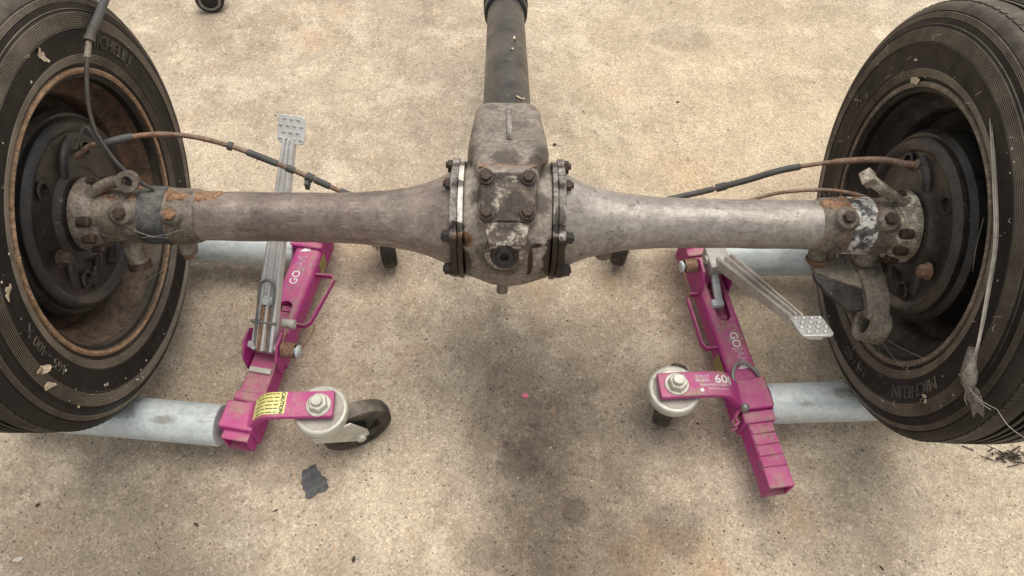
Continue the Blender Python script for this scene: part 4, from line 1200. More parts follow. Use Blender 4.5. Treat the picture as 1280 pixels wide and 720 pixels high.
# sticker on the arm: follows its bend
def on_path(pth, s0, s1, off):
    """sample a path between arc lengths"""
    acc = [0]
    for a, b in zip(pth, pth[1:]):
        acc.append(acc[-1] + (b - a).length)
    out = []
    n = 14
    for k in range(n + 1):
        s_ = s0 + (s1 - s0) * k / n
        for i in range(len(acc) - 1):
            if acc[i] <= s_ <= acc[i + 1] + 1e-9:
                f_ = (s_ - acc[i]) / max(1e-9, acc[i + 1] - acc[i])
                out.append(pth[i].lerp(pth[i + 1], f_) + UP * off)
                break
    return out
def on_arm(pth, side, s_, a, off):
    p = on_path(pth, s_ - 0.001, s_ + 0.001, 0)
    t = (p[-1] - p[0]).normalized()
    nv = UP - t * UP.dot(t)
    return p[len(p) // 2] + side * a + nv.normalized() * off
def arm_patch(par, name, pth, side, s0, s1, a0, a1, off, mat, n=14):
    vs_ = []
    for k in range(n + 1):
        s_ = s0 + (s1 - s0) * k / n
        vs_ += [on_arm(pth, side, s_, a0, off), on_arm(pth, side, s_, a1, off)]
    return part(name, MB().add(vs_, [(2 * k, 2 * k + 1, 2 * k + 3, 2 * k + 2) for k in range(n)]), mat, par)
def arm_text(par, body, size, pth, side, s_c, a_c, off, mat, rotdeg=0, flip=1, align='CENTER', bold=0.0, name="lettering", acc=None):
    vs_, fs = text_mesh(body, size, 0, align, bold)
    c_, s_ = math.cos(R(rotdeg)), math.sin(R(rotdeg))
    out = []
    for v in vs_:
        x, y = v.x * c_ - v.y * s_, v.x * s_ + v.y * c_
        out.append(on_arm(pth, side, s_c + flip * x, a_c - flip * y, off))
    if acc is not None:
        acc.add(out, fs)
        return
    return part(name, MB().add(out, fs), mat, par, 0, 0)
stk = arm_patch(ap, "warning_sticker", pth, aside, 0.060, 0.131, -0.0215, 0.0175, 0.0057, MAT['yellow'])
prt = MB()
arm_text(None, "CAUTION", 0.0085, pth, aside, 0.125, -0.002, 0.0062, None, 90, -1, acc=prt, bold=0.0003)
rnd = random.Random(4)
for k in range(6):
    a = -0.0185 + k * 0.0066
    prt.lathe([(0, 0.0009), (0.0002, 0.0009)], on_arm(pth, aside, 0.1185, a, 0.0061), UP, 8)
    s_ = 0.115
    while s_ > 0.067 + rnd.random() * 0.012:
        l_ = rnd.uniform(0.003, 0.008)
        q = [on_arm(pth, aside, s_ + e * l_ / 2, a + f_ * 0.00075, 0.0062) for (e, f_) in ((-1, -1), (1, -1), (1, 1), (-1, 1))]
        prt.add(q, [(0, 1, 2, 3)])
        s_ -= l_ + 0.0017
part("sticker_print", prt, MAT['black_print'], ap, 0, 0)
# strap loop on the side of the beam
strap_loop(DL, [(lx(0.099) + 0.022, 0.100, 0.086), (lx(0.099) + 0.060, 0.097, 0.086), (lx(0.09) + 0.066, 0.088, 0.086), (lx(0.0) + 0.050, -0.008, 0.086), (lx(-0.01) + 0.042, -0.016, 0.086), (lx(-0.01) + 0.022, -0.012, 0.086)])
# sticker on the beam's side
ys = [0.10, 0.24]
part("side_sticker", MB().add([(lx(y) + 0.0290, y + 0.0045, z) for y in (0.115, 0.24) for z in (0.058, 0.094)], [(0, 2, 3, 1)]), MAT['yellow_dirty'], ob)
# lettering on top of the beam: reads away from the sticker end, letter tops towards the wheel
ztop = ZR + 0.001 + 0.028 + 0.0006
lp = MB()
def beam_text(body, size, c, xd, ud, mat, outline=0.0, bold=0.0):
    flat_text(ob_cur, body, size, c, xd, ud, mat, bold=bold, outline=outline)
ob_cur = ob
flat_text(ob, "GO", 0.021, (lx(0.082) - 0.003, 0.082, ztop), ld, -lside, MAT['white_print'], bold=0.0002)
flat_text(ob, "JAK", 0.021, (lx(0.115) - 0.003, 0.117, ztop), ld, -lside, MAT['white_print'], outline=0.0003)
tri = [V((lx(0.143) - 0.014, 0.143, ztop)), V((lx(0.143) + 0.008, 0.1445, ztop)), V((lx(0.155) - 0.002, 0.158, ztop))]
part("arrow_mark", MB().add(tri, [(0, 1, 2)]), MAT['white_print'], ob, 0, 0)
# lever pivot
PL = V((-0.424, -0.082, 0.128))
for k in (-1, 1):
    poly = [(-0.030, 0.086), (0.034, 0.086), (0.036, 0.118), (0.022, 0.148), (-0.006, 0.15), (-0.028, 0.126)]
    a = V((PL.x, PL.y, 0)) + lside * (0.030 * k)
    part("pivot_plate", MB().add(*slab([a + ld * y + UP * z - lside * 0.0022 for (y, z) in poly], lside * 0.0044)), MAT['pink'], DL, 0.001)
part("pivot_pin", MB().cyl(PL - lside * 0.036, PL + lside * 0.066, 0.0065, 20).lathe([(0, 0.0115), (0.004, 0.0115), (0.005, 0.010)], PL + lside * 0.060, lside, 24), MAT['zinc'], DL, 0.001)
coil(DL, PL + lside * 0.034, PL + lside * 0.058, 0.0125, 8, 0.0018)
part("lock_pin", MB().cyl(PL + ld * 0.045 + lside * 0.020 + UP * 0.012, PL + ld * 0.045 + lside * 0.044 + UP * 0.012, 0.0085, 24), MAT['nickel'], DL, 0.0015)
part("spring_leg", MB().tube([PL + lside * 0.036 + UP * 0.012, PL + ld * 0.02 + lside * 0.036 + UP * 0.020, PL + ld * 0.045 + lside * 0.033 + UP * 0.014], 0.0018, 6, 4).tube([PL + lside * 0.060 - ld * 0.01, PL + ld * 0.04 + lside * 0.066 - UP * 0.02, PL + ld * 0.075 + lside * 0.063 - UP * 0.03], 0.0018, 6, 4), MAT['spring'], DL)
arm = pedal(DL, PL + UP * 0.006 - ld * 0.012, (-0.3618, 0.166, 0.3905), (-0.356, 0.182, 0.40), lside, MAT['steel'])
ad = (V((-0.366, 0.154, 0.383)) - PL).normalized()
pedal_pad(DL, (-0.3565, 0.180, 0.398), lside, ad, MAT['steel'], 0.0235, 'slit')
an = lside.cross(ad)
# brown slot, spring clip and bolt on the lever
part("lever_slot", MB().box(PL + ad * 0.035 + an * 0.0085, (0.019, 0.085, 0.006), Matrix((lside, ad, an)).transposed()), MAT['spring'], arm, 0.001)
clip = [PL - ad * 0.005 + lside * 0.0125 + an * 0.013, PL + ad * 0.05 + lside * 0.0125 + an * 0.0135, PL + ad * 0.108 + lside * 0.0135 + an * 0.0125, PL + ad * 0.121 + lside * 0.008 + an * 0.0125, PL + ad * 0.124 + an * 0.0125, PL + ad * 0.121 - lside * 0.008 + an * 0.0125, PL + ad * 0.108 - lside * 0.0135 + an * 0.0125, PL + ad * 0.05 - lside * 0.0125 + an * 0.0135, PL - ad * 0.005 - lside * 0.0125 + an * 0.013]
part("wire_clip", MB().tube(clip, 0.0026, 8, 4), MAT['wire'], arm)
part("clip_bolt", MB().hexhead(PL + ad * 0.088 + an * 0.008, an, 0.0078, 0.008, 0.0098), MAT['zinc'], arm)
part("cross_bar", MB().cyl(PL + ad * 0.048 - lside * 0.024 + an * 0.012, PL + ad * 0.048 + lside * 0.022 + an * 0.012, 0.003, 12), MAT['wire'], arm)
part("latch_plate", MB().box(V((lx(-0.117), -0.117, 0.1015)), (0.040, 0.010, 0.006), rotl), MAT['nickel'], DL, 0.001)

# ---- right dolly (the same kind turned round: its tail and ratchet teeth point to the viewer)
DR = thing("wheel_dolly", (0.42, -0.02, 0), "magenta wheel dolly with white 600 on its arm and a long ratchet tail", "wheel dolly", "magenta wheel dollies under the tyres")
def rx(y):
    return 0.462 - 0.148 * (y + 0.315)
it2 = part("inner_beam", MB().recttube((rx(-0.316), -0.316, ZR), (rx(-0.10), -0.10, ZR), 0.044, 0.046, 0.004), MAT['pink'], DR, 0.0018)
rd = V((-0.1464, 0.9892, 0)).normalized()
rside = V((rd.y, -rd.x, 0))
rotr = Matrix((rside, rd, UP)).transposed()
for k in range(4):
    y = -0.213 - 0.0195 * k
    part("ratchet_tooth", MB().box((rx(y), y, ZR + 0.0232), (0.041, 0.0188, 0.003), rotr @ Matrix.Rotation(R(-7), 3, 'X')), MAT['pink'], it2, 0.0005)
part("tube_plug", MB().box((rx(-0.300), -0.300, ZR), (0.0355, 0.004, 0.0375), rotr), MAT['spring'], it2)
ob2, rd_, rside_ = outer_beam(DR, (rx(-0.125), -0.125, ZR + 0.001), (rx(0.25), 0.25, ZR + 0.001), (0.125, 0.215))
part("roller_bracket", MB().box((rx(-0.152), -0.152, ZR + 0.004), (0.062, 0.058, 0.063), rotr), MAT['pink'], DR, 0.003)
part("bracket_collar", MB().box((rx(-0.193), -0.193, ZR + 0.001), (0.056, 0.021, 0.056), rotr), MAT['pink'], DR, 0.003)
part("roller_bracket", MB().box((rx(0.17), 0.17, ZR + 0.004), (0.066, 0.05, 0.064), rotr), MAT['pink'], DR, 0.003)
part("bracket_bolt", MB().lathe([(0, 0.0085), (0.004, 0.0085), (0.010, 0.0065), (0.0125, 0.003)], (rx(-0.178) - 0.022, -0.180, 0.106), (-0.15, -0.1, 1), 20), MAT['wire'], DR)
part("hitch_ring", MB().tube([(rx(-0.128) - 0.024, -0.137, 0.108), (rx(-0.115) - 0.025, -0.118, 0.113), (rx(-0.1) - 0.012, -0.098, 0.115), (rx(-0.1) + 0.006, -0.098, 0.1145), (rx(-0.1) + 0.022, -0.112, 0.110), (rx(-0.1) + 0.026, -0.117, 0.104)], 0.0035, 10, 5), MAT['wire'], DR)
roller(DR, (0.470, -0.157), (0.86, -0.139))
roller(DR, (0.43, 0.163), (0.86, 0.172))
ap2, pth2, aside2 = arm_plate(DR, [(0.444, -0.158, 0.104), (0.422, -0.156, 0.1045), (0.408, -0.156, 0.110), (0.386, -0.156, 0.141), (0.368, -0.157, 0.1515), (0.32, -0.159, 0.1525), (0.264, -0.163, 0.1525)])
cR = caster(DR, (0.2935, -0.161), 68, 0.028, True, 0.060)
arm_plate(DR, [(0.41, 0.182, 0.104), (0.375, 0.184, 0.108), (0.35, 0.186, 0.141), (0.325, 0.20, 0.1525), (0.228, 0.212, 0.1525)])
caster(DR, (0.246, 0.212), 250, -0.010)
part("frayed_tie", MB().tube([(0.412, -0.182, 0.10), (0.405, -0.192, 0.095), (0.410, -0.2, 0.09), (0.402, -0.205, 0.088)], 0.003, 6).tube([(0.41, -0.185, 0.095), (0.400, -0.2, 0.09), (0.408, -0.207, 0.085), (0.398, -0.212, 0.082)], 0.002, 6), MAT['pink'], DR)
# white print on the arm: reads from the caster towards the beam
arm_text(ap2, "600", 0.0215, pth2, aside2, 0.090, 0.0070, 0.0057, MAT['white_print'], 0, -1, bold=0.0005)
pr2 = MB()
arm_text(None, "DOLLY", 0.0075, pth2, aside2, 0.126, 0.0125, 0.0057, None, 0, -1, acc=pr2)
arm_text(None, "MODEL", 0.0075, pth2, aside2, 0.126, 0.0050, 0.0057, None, 0, -1, acc=pr2)
arm_text(None, "MAXIMUM LOAD", 0.0062, pth2, aside2, 0.108, -0.0035, 0.0057, None, 0, -1, acc=pr2)
arm_text(None, "MADE IN U.S.A.", 0.0050, pth2, aside2, 0.102, -0.0105, 0.0057, None, 0, -1, acc=pr2)
pr2.lathe([(0, 0.0035), (0.0003, 0.0035)], on_arm(pth2, aside2, 0.130, -0.0125, 0.0056), UP, 16)
part("small_print", pr2, MAT['white_print'], ap2, 0, 0)
strap_loop(DR, [(rx(0.066) - 0.022, 0.068, 0.086), (rx(0.066) - 0.046, 0.066, 0.086), (rx(0.06) - 0.052, 0.058, 0.086), (rx(-0.04) - 0.052, -0.044, 0.086), (rx(-0.05) - 0.046, -0.053, 0.086), (rx(-0.05) - 0.022, -0.051, 0.086)])
part("side_sticker", MB().add([(rx(y) - 0.0292, y - 0.0045, z) for y in (-0.195, -0.06) for z in (0.056, 0.092)], [(0, 1, 3, 2)]), MAT['yellow_dirty'], ob2)
# beam lettering: reads towards the viewer, letter tops to the right
flat_text(ob2, "GO", 0.021, (rx(-0.043) + 0.004, -0.043, ztop), -rd, rside, MAT['white_print'], bold=0.0002)
flat_text(ob2, "JAK", 0.021, (rx(-0.078) + 0.004, -0.076, ztop), -rd, rside, MAT['white_print'], outline=0.0003)
tri = [V((rx(-0.101) - 0.008, -0.1035, ztop)), V((rx(-0.101) + 0.016, -0.1000, ztop)), V((rx(-0.087) + 0.005, -0.0885, ztop))]
part("arrow_mark", MB().add(tri, [(0, 1, 2)]), MAT['white_print'], ob2, 0, 0)
# lever pivot at the far end
PR = V((0.398, 0.112, 0.128))
for k in (-1, 1):
    a = V((PR.x + 0.004, PR.y - 0.01, 0)) + rside * (0.028 * k)
    poly = [(-0.036, 0.086), (0.030, 0.086), (0.026, 0.13), (0.008, 0.148), (-0.018, 0.145), (-0.034, 0.116)]
    part("pivot_plate", MB().add(*slab([a + rd * y + UP * z - rside * 0.0022 for (y, z) in poly], rside * 0.0044)), MAT['pink'], DR, 0.001)
part("pivot_pin", MB().cyl(PR + rside * 0.036, PR - rside * 0.060, 0.0065, 20).lathe([(0, 0.0115), (0.004, 0.0115), (0.005, 0.010)], PR - rside * 0.056, -rside, 24), MAT['zinc'], DR, 0.001)
coil(DR, PR - rside * 0.030, PR - rside * 0.053, 0.0125, 8, 0.0018)
part("lock_pin", MB().cyl(PR + rside * 0.012 + UP * 0.020 - rd * 0.004, PR - rside * 0.018 + UP * 0.020 - rd * 0.004, 0.0085, 24), MAT['nickel'], DR, 0.0015)
part("spring_leg", MB().tube([PR - rside * 0.056 - rd * 0.008, PR - rd * 0.035 - rside * 0.053 - UP * 0.02, PR - rd * 0.055 - rside * 0.047 - UP * 0.04], 0.0018, 6, 4), MAT['spring'], DR)
A0, A1 = V((0.420, 0.122, 0.142)), V((0.4235, -0.156, 0.376))
arm2_ = pedal(DR, A0, A1, None, (-1, 0, 0), MAT['steel_dull'], 0.046, 0.022)
rdir = (A1 - A0).normalized()
pedal_pad(DR, (0.4315, -0.186, 0.394), V((-1, -0.06, 0.03)), V((-0.35, -0.80, 0.35)), MAT['steel_pad'], 0.0235, 'dome')
part("pedal_stub", MB().box((0.437, -0.188, 0.384), (0.022, 0.022, 0.012), Matrix.Rotation(R(-30), 3, 'X')), MAT['steel'], arm2_, 0.002)
part("pawl", MB().box((0.404, 0.062, 0.118), (0.013, 0.062, 0.010), rotr @ Matrix.Rotation(R(24), 3, 'X')).box((0.404, 0.033, 0.108), (0.022, 0.014, 0.012), rotr), MAT['zinc'], DR, 0.001)
part("lever_cheek", MB().box((0.404, 0.108, 0.145), (0.040, 0.050, 0.028), rotr), MAT['steel_dull'], arm2_, 0.002)

# ------------------------------------------------------------------ loose things
hc = thing("hanging_cable", (-0.53, 0.008, H), "dark cable with thick grey sleeve hanging in front of the rusty rimmed wheel", "cable")
hp = [(-0.600, 0.31, 0.60), (-0.600, 0.266, 0.594), (-0.600, 0.229, 0.590), (-0.590, 0.161, 0.598), (-0.590, 0.136, 0.590), (-0.590, 0.103, 0.571), (-0.590, 0.074, 0.546), (-0.585, 0.051, 0.522), (-0.575, 0.036, 0.503), (-0.560, 0.022, 0.476), (-0.540, 0.014, 0.454), (-0.524, 0.012, 0.437)]
part("cable_core", MB().tube(hp, 0.0028, 10, 6), MAT['cable'], hc)
sp = smooth_path(hp, 6)
part("cable_sleeve", MB().tube(sp[:18], 0.0062, 12, 1), MAT['sleeve'], hc)
part("cable_sleeve", MB().tube(sp[17:22], 0.0088, 12, 1, rfun=lambda u: 0.0072 + 0.0010 * math.sin(u * 20)), MAT['cable'], hc)
part("cable_sleeve", MB().tube(sp[21:27], 0.0042, 10, 1), MAT['hub'], hc)

def leaf_bit(name, c, size, nrm, seed, mat, label, cat, group=None, asp=0.6, th=0.0012, curl=0.25, rag=0.45, n=14):
    rnd = random.Random(seed)
    c, n_ = V(c), V(nrm).normalized()
    u = n_.orthogonal().normalized()
    a0 = rnd.uniform(0, 6.28)
    v = n_.cross(u)
    u, v = u * math.cos(a0) + v * math.sin(a0), v * math.cos(a0) - u * math.sin(a0)
    ring = []
    for k in range(n):
        t = 2 * math.pi * k / n
        r_ = size * (1.2 - rag + rag * rnd.random())
        ring.append(c + u * (r_ * math.cos(t)) + v * (r_ * asp * math.sin(t)) + n_ * (size * curl * (math.cos(t) ** 2 + rnd.uniform(-.3, .3)) + th))
    top = [c + n_ * (th + size * 0.03)] + ring
    bot = [p - n_ * th for p in top]
    fs = [(0, 1 + k, 1 + (k + 1) % n) for k in range(n)]
    fs += [(n + 1, n + 2 + (k + 1) % n, n + 2 + k) for k in range(n)]
    fs += [(1 + k, n + 2 + k, n + 2 + (k + 1) % n, 1 + (k + 1) % n) for k in range(n)]
    o = part(name, MB().add(top + bot, fs), mat, None, 0, 40)
    return tag(o, label, cat, group)

G = "dried leaf scraps caught on the tyres"
for (p, s_, nr, lab, sd_) in (
        ((-0.6035, 0.062, 0.640), 0.0115, (1, 0, 0), "pale triangular leaf scrap beside the hanging cable, high on the tyre with the rusty rim", 1),
        ((-0.6035, -0.226, 0.520), 0.0095, (1, -0.1, 0), "pale bent leaf scrap at the photo's left edge, level with the lower wheel rim", 2),
        ((-0.6035, -0.273, 0.407), 0.0125, (1, -0.2, 0), "largest crumpled leaf scrap, low on the tyre with the rusty rim", 3),
        ((-0.604, -0.285, 0.383), 0.010, (1, -0.2, 0), "leaf scrap hanging just below the largest crumpled scrap on the left tyre", 4),
        ((-0.609, -0.276, 0.305), 0.008, (1, -0.3, 0), "small leaf scrap lowest on the tyre with the rusty rim, over the roller", 5),
        ((-0.606, -0.194, 0.214), 0.008, (1, -0.2, -0.1), "grey leaf scrap near the tyre's lower lettering, close to the roller", 6),
        ((-0.6035, 0.036, 0.658), 0.005, (1, 0, 0), "tiny light fleck on the ridged top of the tyre with the rusty rim", 7),
        ((0.606, 0.150, 0.548), 0.010, (-1, 0, 0.2), "curled leaf scrap on the upper rim edge of the black rimmed wheel", 8),
        ((0.604, 0.173, 0.572), 0.007, (-1, 0, 0.2), "small yellowish leaf scrap above the curled scrap on the right tyre", 9),
        ((0.601, -0.262, 0.330), 0.007, (-1, -0.2, 0), "small grey scrap among the ridges below the cobweb bundle", 10)):
    leaf_bit("leaf_scrap", p, s_, nr, sd_, MAT['leaf'], lab, "leaf scrap", G, 0.55, 0.0008, 0.35)

for (t_, x_, s_, lab, sd_) in ((0.255, 0.022, 0.009, "pale narrow leaf scrap on the black torque tube, just ahead of the casing", 41), (0.53, 0.016, 0.010, "tangled pale leaf scrap near the top end of the black torque tube", 42), (0.47, 0.010, 0.006, "small curled leaf scrap halfway along the black torque tube", 43)):
    leaf_bit("leaf_scrap", wp(t_, x_, math.sqrt(0.0425 ** 2 - x_ ** 2) + 0.0005), s_, wn + wx * 0.4, sd_, MAT['leaf'], lab, "leaf scrap", "dried leaf scraps on the torque tube", 0.35, 0.0006, 0.3)
cw = thing("cobweb", (0.585, -0.29, 0.46), "dusty cobweb rope with a dead leaf bundle hanging over the right tyre", "cobweb")
wm = [(0.604, -0.027, 0.639), (0.599, -0.096, 0.611), (0.595, -0.167, 0.576), (0.590, -0.220, 0.533), (0.586, -0.262, 0.495), (0.584, -0.282, 0.470)]
mb = MB()
rnd = random.Random(11)
for k in range(9):
    off = V((rnd.uniform(-.003, .003), 0, 0))
    pts_ = []
    for i, p in enumerate(wm):
        f_ = abs(i - 2.0) / 3.0
        sp_ = (rnd.uniform(-1, 1) * 0.0045 * (0.35 + f_))
        pts_.append(V(p) + off + V((0, sp_, sp_ * 0.8)))
    mb.tube(pts_, 0.00025 + 0.00025 * (k % 3 == 0), 5, 4)
part("web_strand", mb, MAT['web'], cw)
wb = MB()
pa = [p + V((0.0008 * math.sin(k * 1.9), 0.0016 * math.sin(k * 1.3 + 1), 0)) for k, p in enumerate(smooth_path(wm[1:], 5))]
vs_ = []
for i, p in enumerate(pa):
    w_ = 0.0008 + 0.0006 * math.sin(i * 0.9) + 0.0075 * (i / (len(pa) - 1)) ** 2.4
    vs_ += [p + V((0.0006, w_, w_ * 0.7)), p - V((0.0006, w_, w_ * 0.7)), p + V((0.0014, w_, w_ * 0.7)), p + V((0.0002, -w_, -w_ * 0.7))]
n = len(pa)
for i in range(n - 1):
    a, b = 4 * i, 4 * i + 4
    for (u, v) in ((0, 1), (1, 3), (3, 2), (2, 0)):
        wb.add([], [])
        wb.f.append((a + u, a + v, b + v, b + u))
wb.v = [tuple(p) for p in vs_]
part("web_sheet", wb, MAT['veil'], cw)
lb = MB()
lc = V((0.583, -0.292, 0.458))
lb.lathe([(-0.018, 0.001), (-0.012, 0.004), (-0.004, 0.0075), (0.006, 0.0065), (0.016, 0.001)], lc, (0.15, -0.6, -0.75), 12)
part("leaf_bundle", lb, MAT['hub'], cw)
part("web_sheet", MB().lathe([(-0.040, 0.003), (-0.02, 0.007), (-0.004, 0.010), (0.008, 0.0085), (0.018, 0.004), (0.024, 0.0005)], lc, (0.15, -0.6, -0.75), 14), MAT['veil'], cw)
fr = MB()
for (a, b) in (((0.583, -0.30, 0.45), (0.588, -0.345, 0.478)), ((0.588, -0.345, 0.478), (0.604, -0.385, 0.485)), ((0.583, -0.285, 0.455), (0.590, -0.275, 0.432)), ((0.583, -0.30, 0.45), (0.594, -0.312, 0.42)), ((0.583, -0.30, 0.45), (0.597, -0.335, 0.455)), ((0.586, -0.265, 0.49), (0.600, -0.255, 0.45))):
    a, b = V(a), V(b)
    mid = (a + b) / 2 + V((0, 0, -0.006))
    fr.tube([a, mid, b], 0.0004, 5, 4)
part("web_thread", fr, MAT['web'], cw)
part("web_tuft", MB().add(*slab([(0.584, -0.300, 0.455), (0.586, -0.312, 0.462), (0.588, -0.330, 0.458), (0.590, -0.342, 0.447), (0.590, -0.330, 0.440), (0.589, -0.334, 0.430), (0.587, -0.318, 0.437), (0.586, -0.308, 0.432)], (0.0006, 0, 0))), MAT['veil'], cw)
# fine threads across both wheels
for (nm, lab, pairs) in (
        ("spider_threads", "thin grey spider threads between the shackle bracket and the right rim", [((0.60, -0.125, 0.27), (0.60, -0.215, 0.36)), ((0.60, -0.12, 0.262), (0.605, -0.16, 0.245)), ((0.605, -0.12, 0.56), (0.61, -0.16, 0.50)), ((0.60, -0.125, 0.265), (0.602, -0.20, 0.30))]),
        ("spider_threads", "thin pale spider threads across the brown spring seat and left rim", [((-0.55, -0.045, 0.41), (-0.50, -0.05, 0.40)), ((-0.54, -0.05, 0.40), (-0.47, -0.048, 0.42)), ((-0.51, -0.05, 0.345), (-0.58, -0.07, 0.30)), ((-0.56, -0.04, 0.42), (-0.52, -0.05, 0.40))])):
    sx_ = thing(nm, pairs[0][0], lab, "cobweb")
    for a, b in pairs:
        a, b = V(a), V(b)
        part("web_thread", MB().tube([a, (a + b) / 2 + V((0, 0, -0.004)), b], 0.0002, 5, 4), MAT['web'], sx_)

mb = MB()
rnd = random.Random(91)
for k in range(230):
    sg, face = (-1, 0.6015) if k % 2 else (1, 0.5995)
    a_, rr_ = rnd.uniform(0, 6.283), rnd.uniform(0.222, 0.315)
    if sg < 0 and rnd.random() < 0.5:
        a_, rr_ = rnd.uniform(3.3, 4.6), rnd.uniform(0.25, 0.315)
    p = V((sg * (face + (0.0 if rr_ < 0.29 else 0.006 + (rr_ - 0.29) * 0.35)), rr_ * math.cos(a_), H + rr_ * math.sin(a_)))
    if k % 6 == 0:
        d_ = V((0, rnd.uniform(-1, 1), rnd.uniform(-1, 1))).normalized() * rnd.uniform(0.004, 0.016)
        mb.tube([p, p + d_ * 0.5 + V((-sg * 0.002, 0, -0.002)), p + d_], 0.00028, 4, 3)
    else:
        r_ = 0.0005 + 0.0014 * rnd.random() ** 2.5
        ring = [p + V((0, r_ * rnd.uniform(.6, 1.7) * math.cos(q_ * 1.2566), r_ * rnd.uniform(.6, 1.7) * math.sin(q_ * 1.2566))) for q_ in range(5)]
        mb.add(ring + [p - V((sg * r_ * 0.8, 0, 0))], [(q_, (q_ + 1) % 5, 5) for q_ in range(5)])
fk = part("web_flecks", mb, MAT['web'], None, 0, 0)
fk["kind"] = "stuff"
fk["label"] = "pale specks of dust and web caught on both tyre sidewalls"

# on the floor
leaf_bit("rubber_scrap", (-0.333, -0.285, 0.0006), 0.029, (0, 0, 1), 21, MAT['scrap'], "ragged dark grey rubber scrap lying on the concrete below the left caster", "scrap", None, 0.85, 0.0014, 0.09, 0.5, 22)
leaf_bit("paint_chip", (0.043, -0.113, 0.001), 0.006, (0.1, 0, 1), 22, MAT['pinkbit'], "small pink chip lying on the stained concrete below the casing", "chip", None, 0.9, 0.001, 0.2)
leaf_bit("paint_chip", (-0.80, -0.42, 0.001), 0.0085, (0.1, 0, 1), 23, MAT['web'], "whitish flat chip on the concrete near the photo's lower left corner", "chip", None, 0.5, 0.001, 0.1)
mb = MB()
rnd = random.Random(31)
for k in range(60):
    a = V((0.93 + rnd.gauss(0, 0.022), -0.222 + rnd.gauss(0, 0.006), rnd.uniform(0.001, 0.010)))
    b = a + V((rnd.uniform(-.02, .02), rnd.uniform(-.01, .01), rnd.uniform(-.004, .006)))
    b.z = max(0.001, b.z)
    mb.tube([a, b], rnd.uniform(0.0006, 0.002), 5, 1)
tag(part("dry_plant_clump", mb, MAT['twig']), "dark clump of dry plant matter on the concrete under the right tyre", "debris")
bt = thing("black_castor", (-0.812, 1.045, 0), "black round caster wheel with grey rim on the concrete at the top edge", "caster wheel")
part("wheel_tyre", MB().lathe([(-0.016, 0.02), (-0.018, 0.03), (-0.014, 0.037), (0, 0.038), (0.014, 0.037), (0.018, 0.03), (0.016, 0.02)], (-0.812, 1.04, 0.038), (0.25, -1, 0.1), 36), MAT['black'], bt)
part("wheel_disc", MB().lathe([(0.012, 0.029), (0.0185, 0.029), (0.0195, 0.024), (0.019, 0.022)], (-0.812, 1.04, 0.038), (0.25, -1, 0.1), 36, caps=False), MAT['wire'], bt)
part("wheel_mount", MB().box((-0.815, 1.075, 0.06), (0.06, 0.05, 0.02)).box((-0.84, 1.06, 0.04), (0.006, 0.04, 0.05)), MAT['black'], bt, 0.003)
tag(part("white_block", MB().box((-1.135, 1.105, 0.03), (0.06, 0.05, 0.06), Matrix.Rotation(0.4, 3, 'Z')), MAT['white'], None, 0.006), "white painted block at the top edge behind the left tyre", "block")

# chips and leaf crumbs one can pick out
GC = "dark chips lying on the concrete"
chips = [(-0.905, 0.55, 0.007), (-0.865, 0.54, 0.008), (0.115, 0.545, 0.008), (0.19, 0.66, 0.005), (0.43, 0.70, 0.006), (-0.245, -0.415, 0.007), (-0.39, -0.335, 0.005), (0.02, -0.44, 0.006), (0.24, -0.47, 0.006), (0.64, -0.42, 0.006), (-0.52, -0.36, 0.007), (-0.80, -0.33, 0.006)]
labs = ["curved dark chip on the concrete above the left tyre, nearer the cable", "dark chip just right of the curved chip above the left tyre", "dark leaf chip on the concrete right of the casing nose", "small brown chip on the clean concrete right of the torque tube", "dark chip on the bright concrete far right of the torque tube",
        "narrow black chip on the concrete below the grey rubber scrap", "dark chip left of the grey rubber scrap on the concrete", "black chip on the stained concrete at the bottom centre", "dark chip on the stained concrete between centre and the ratchet tail", "dark chip on the pale concrete right of the ratchet tail",
        "flat brown chip on the concrete below the left dolly's open tube end", "long thin dark chip on the concrete at the lower left"]
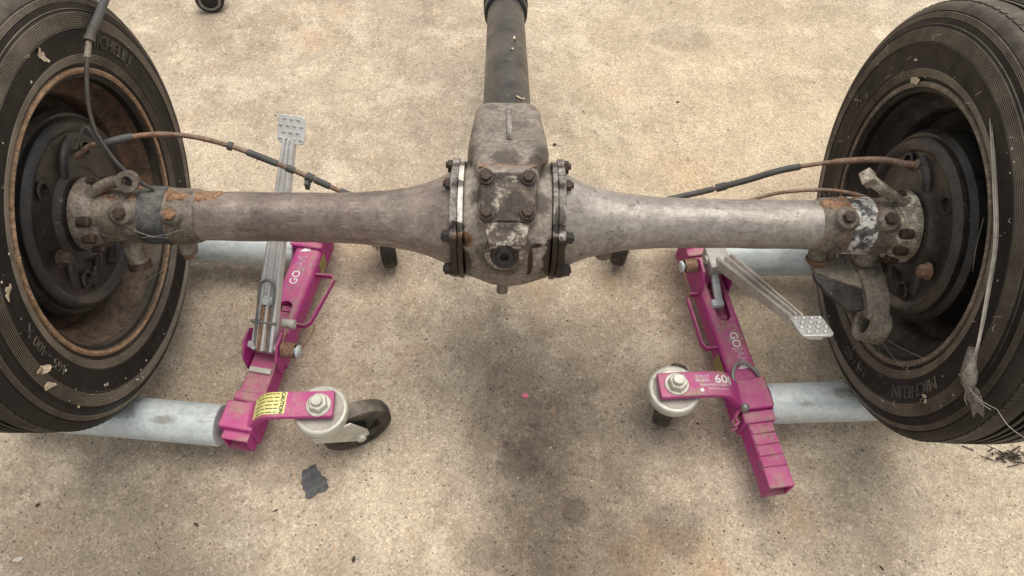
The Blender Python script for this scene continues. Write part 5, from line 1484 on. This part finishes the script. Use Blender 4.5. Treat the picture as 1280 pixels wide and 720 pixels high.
for i, ((x, y, s_), lab) in enumerate(zip(chips, labs)):
    leaf_bit("floor_chip", (x, y, 0.0006), s_ * 0.72, (0, 0, 1), 50 + i, MAT['twig'], lab, "chip", GC, 0.4 + 0.1 * (i % 3), 0.0012, 0.15)
# sand and crumbs nobody could count
mb = MB()
rnd = random.Random(77)
for k in range(5200):
    x, y = rnd.uniform(-1.25, 1.25), rnd.uniform(-0.75, 1.25)
    r_ = 0.0006 + 0.0011 * rnd.random() ** 3
    c = V((x, y, r_ * 0.3))
    q = [c + V((rnd.uniform(.5, 1.3) * r_ * math.cos(t + k), rnd.uniform(.5, 1.3) * r_ * math.sin(t + k), 0)) for t in (0, 1.57, 3.14, 4.71)]
    mb.add(q + [c + V((0, 0, r_ * 0.9))], [(0, 1, 4), (1, 2, 4), (2, 3, 4), (3, 0, 4)])
for k in range(420):
    x, y = rnd.uniform(-1.2, 1.2), rnd.uniform(-0.72, 1.2)
    if k % 3 == 0:
        x, y = rnd.gauss(0.12, 0.3), rnd.gauss(-0.25, 0.35)
    r_ = 0.0011 + 0.0022 * rnd.random() ** 2
    ph, as_ = rnd.uniform(0, 6.28), rnd.uniform(0.35, 1.0)
    c = V((x, y, 0.0004))
    ring = []
    for q_ in range(6):
        t_ = q_ * math.pi / 3
        a_, b_ = r_ * math.cos(t_) * rnd.uniform(.7, 1.2), r_ * as_ * math.sin(t_) * rnd.uniform(.7, 1.2)
        ring.append(c + V((a_ * math.cos(ph) - b_ * math.sin(ph), a_ * math.sin(ph) + b_ * math.cos(ph), 0)))
    mb.add(ring + [c + V((0, 0, r_ * 0.45))], [(q_, (q_ + 1) % 6, 6) for q_ in range(6)])
t = NT("mixed grit")
gc = t.ramp(t.sepz(t.voro(40, out="Color"), 0), [(0.0, (0.03, 0.024, 0.02)), (0.4, (0.09, 0.07, 0.052)), (0.6, (0.30, 0.24, 0.18)), (1.0, (0.55, 0.47, 0.36))])
grit = part("grit", mb, t.done(gc, 0.9, 0), None, 0, 0)
grit["kind"] = "stuff"
grit["label"] = "loose grit and sand scattered on the concrete"
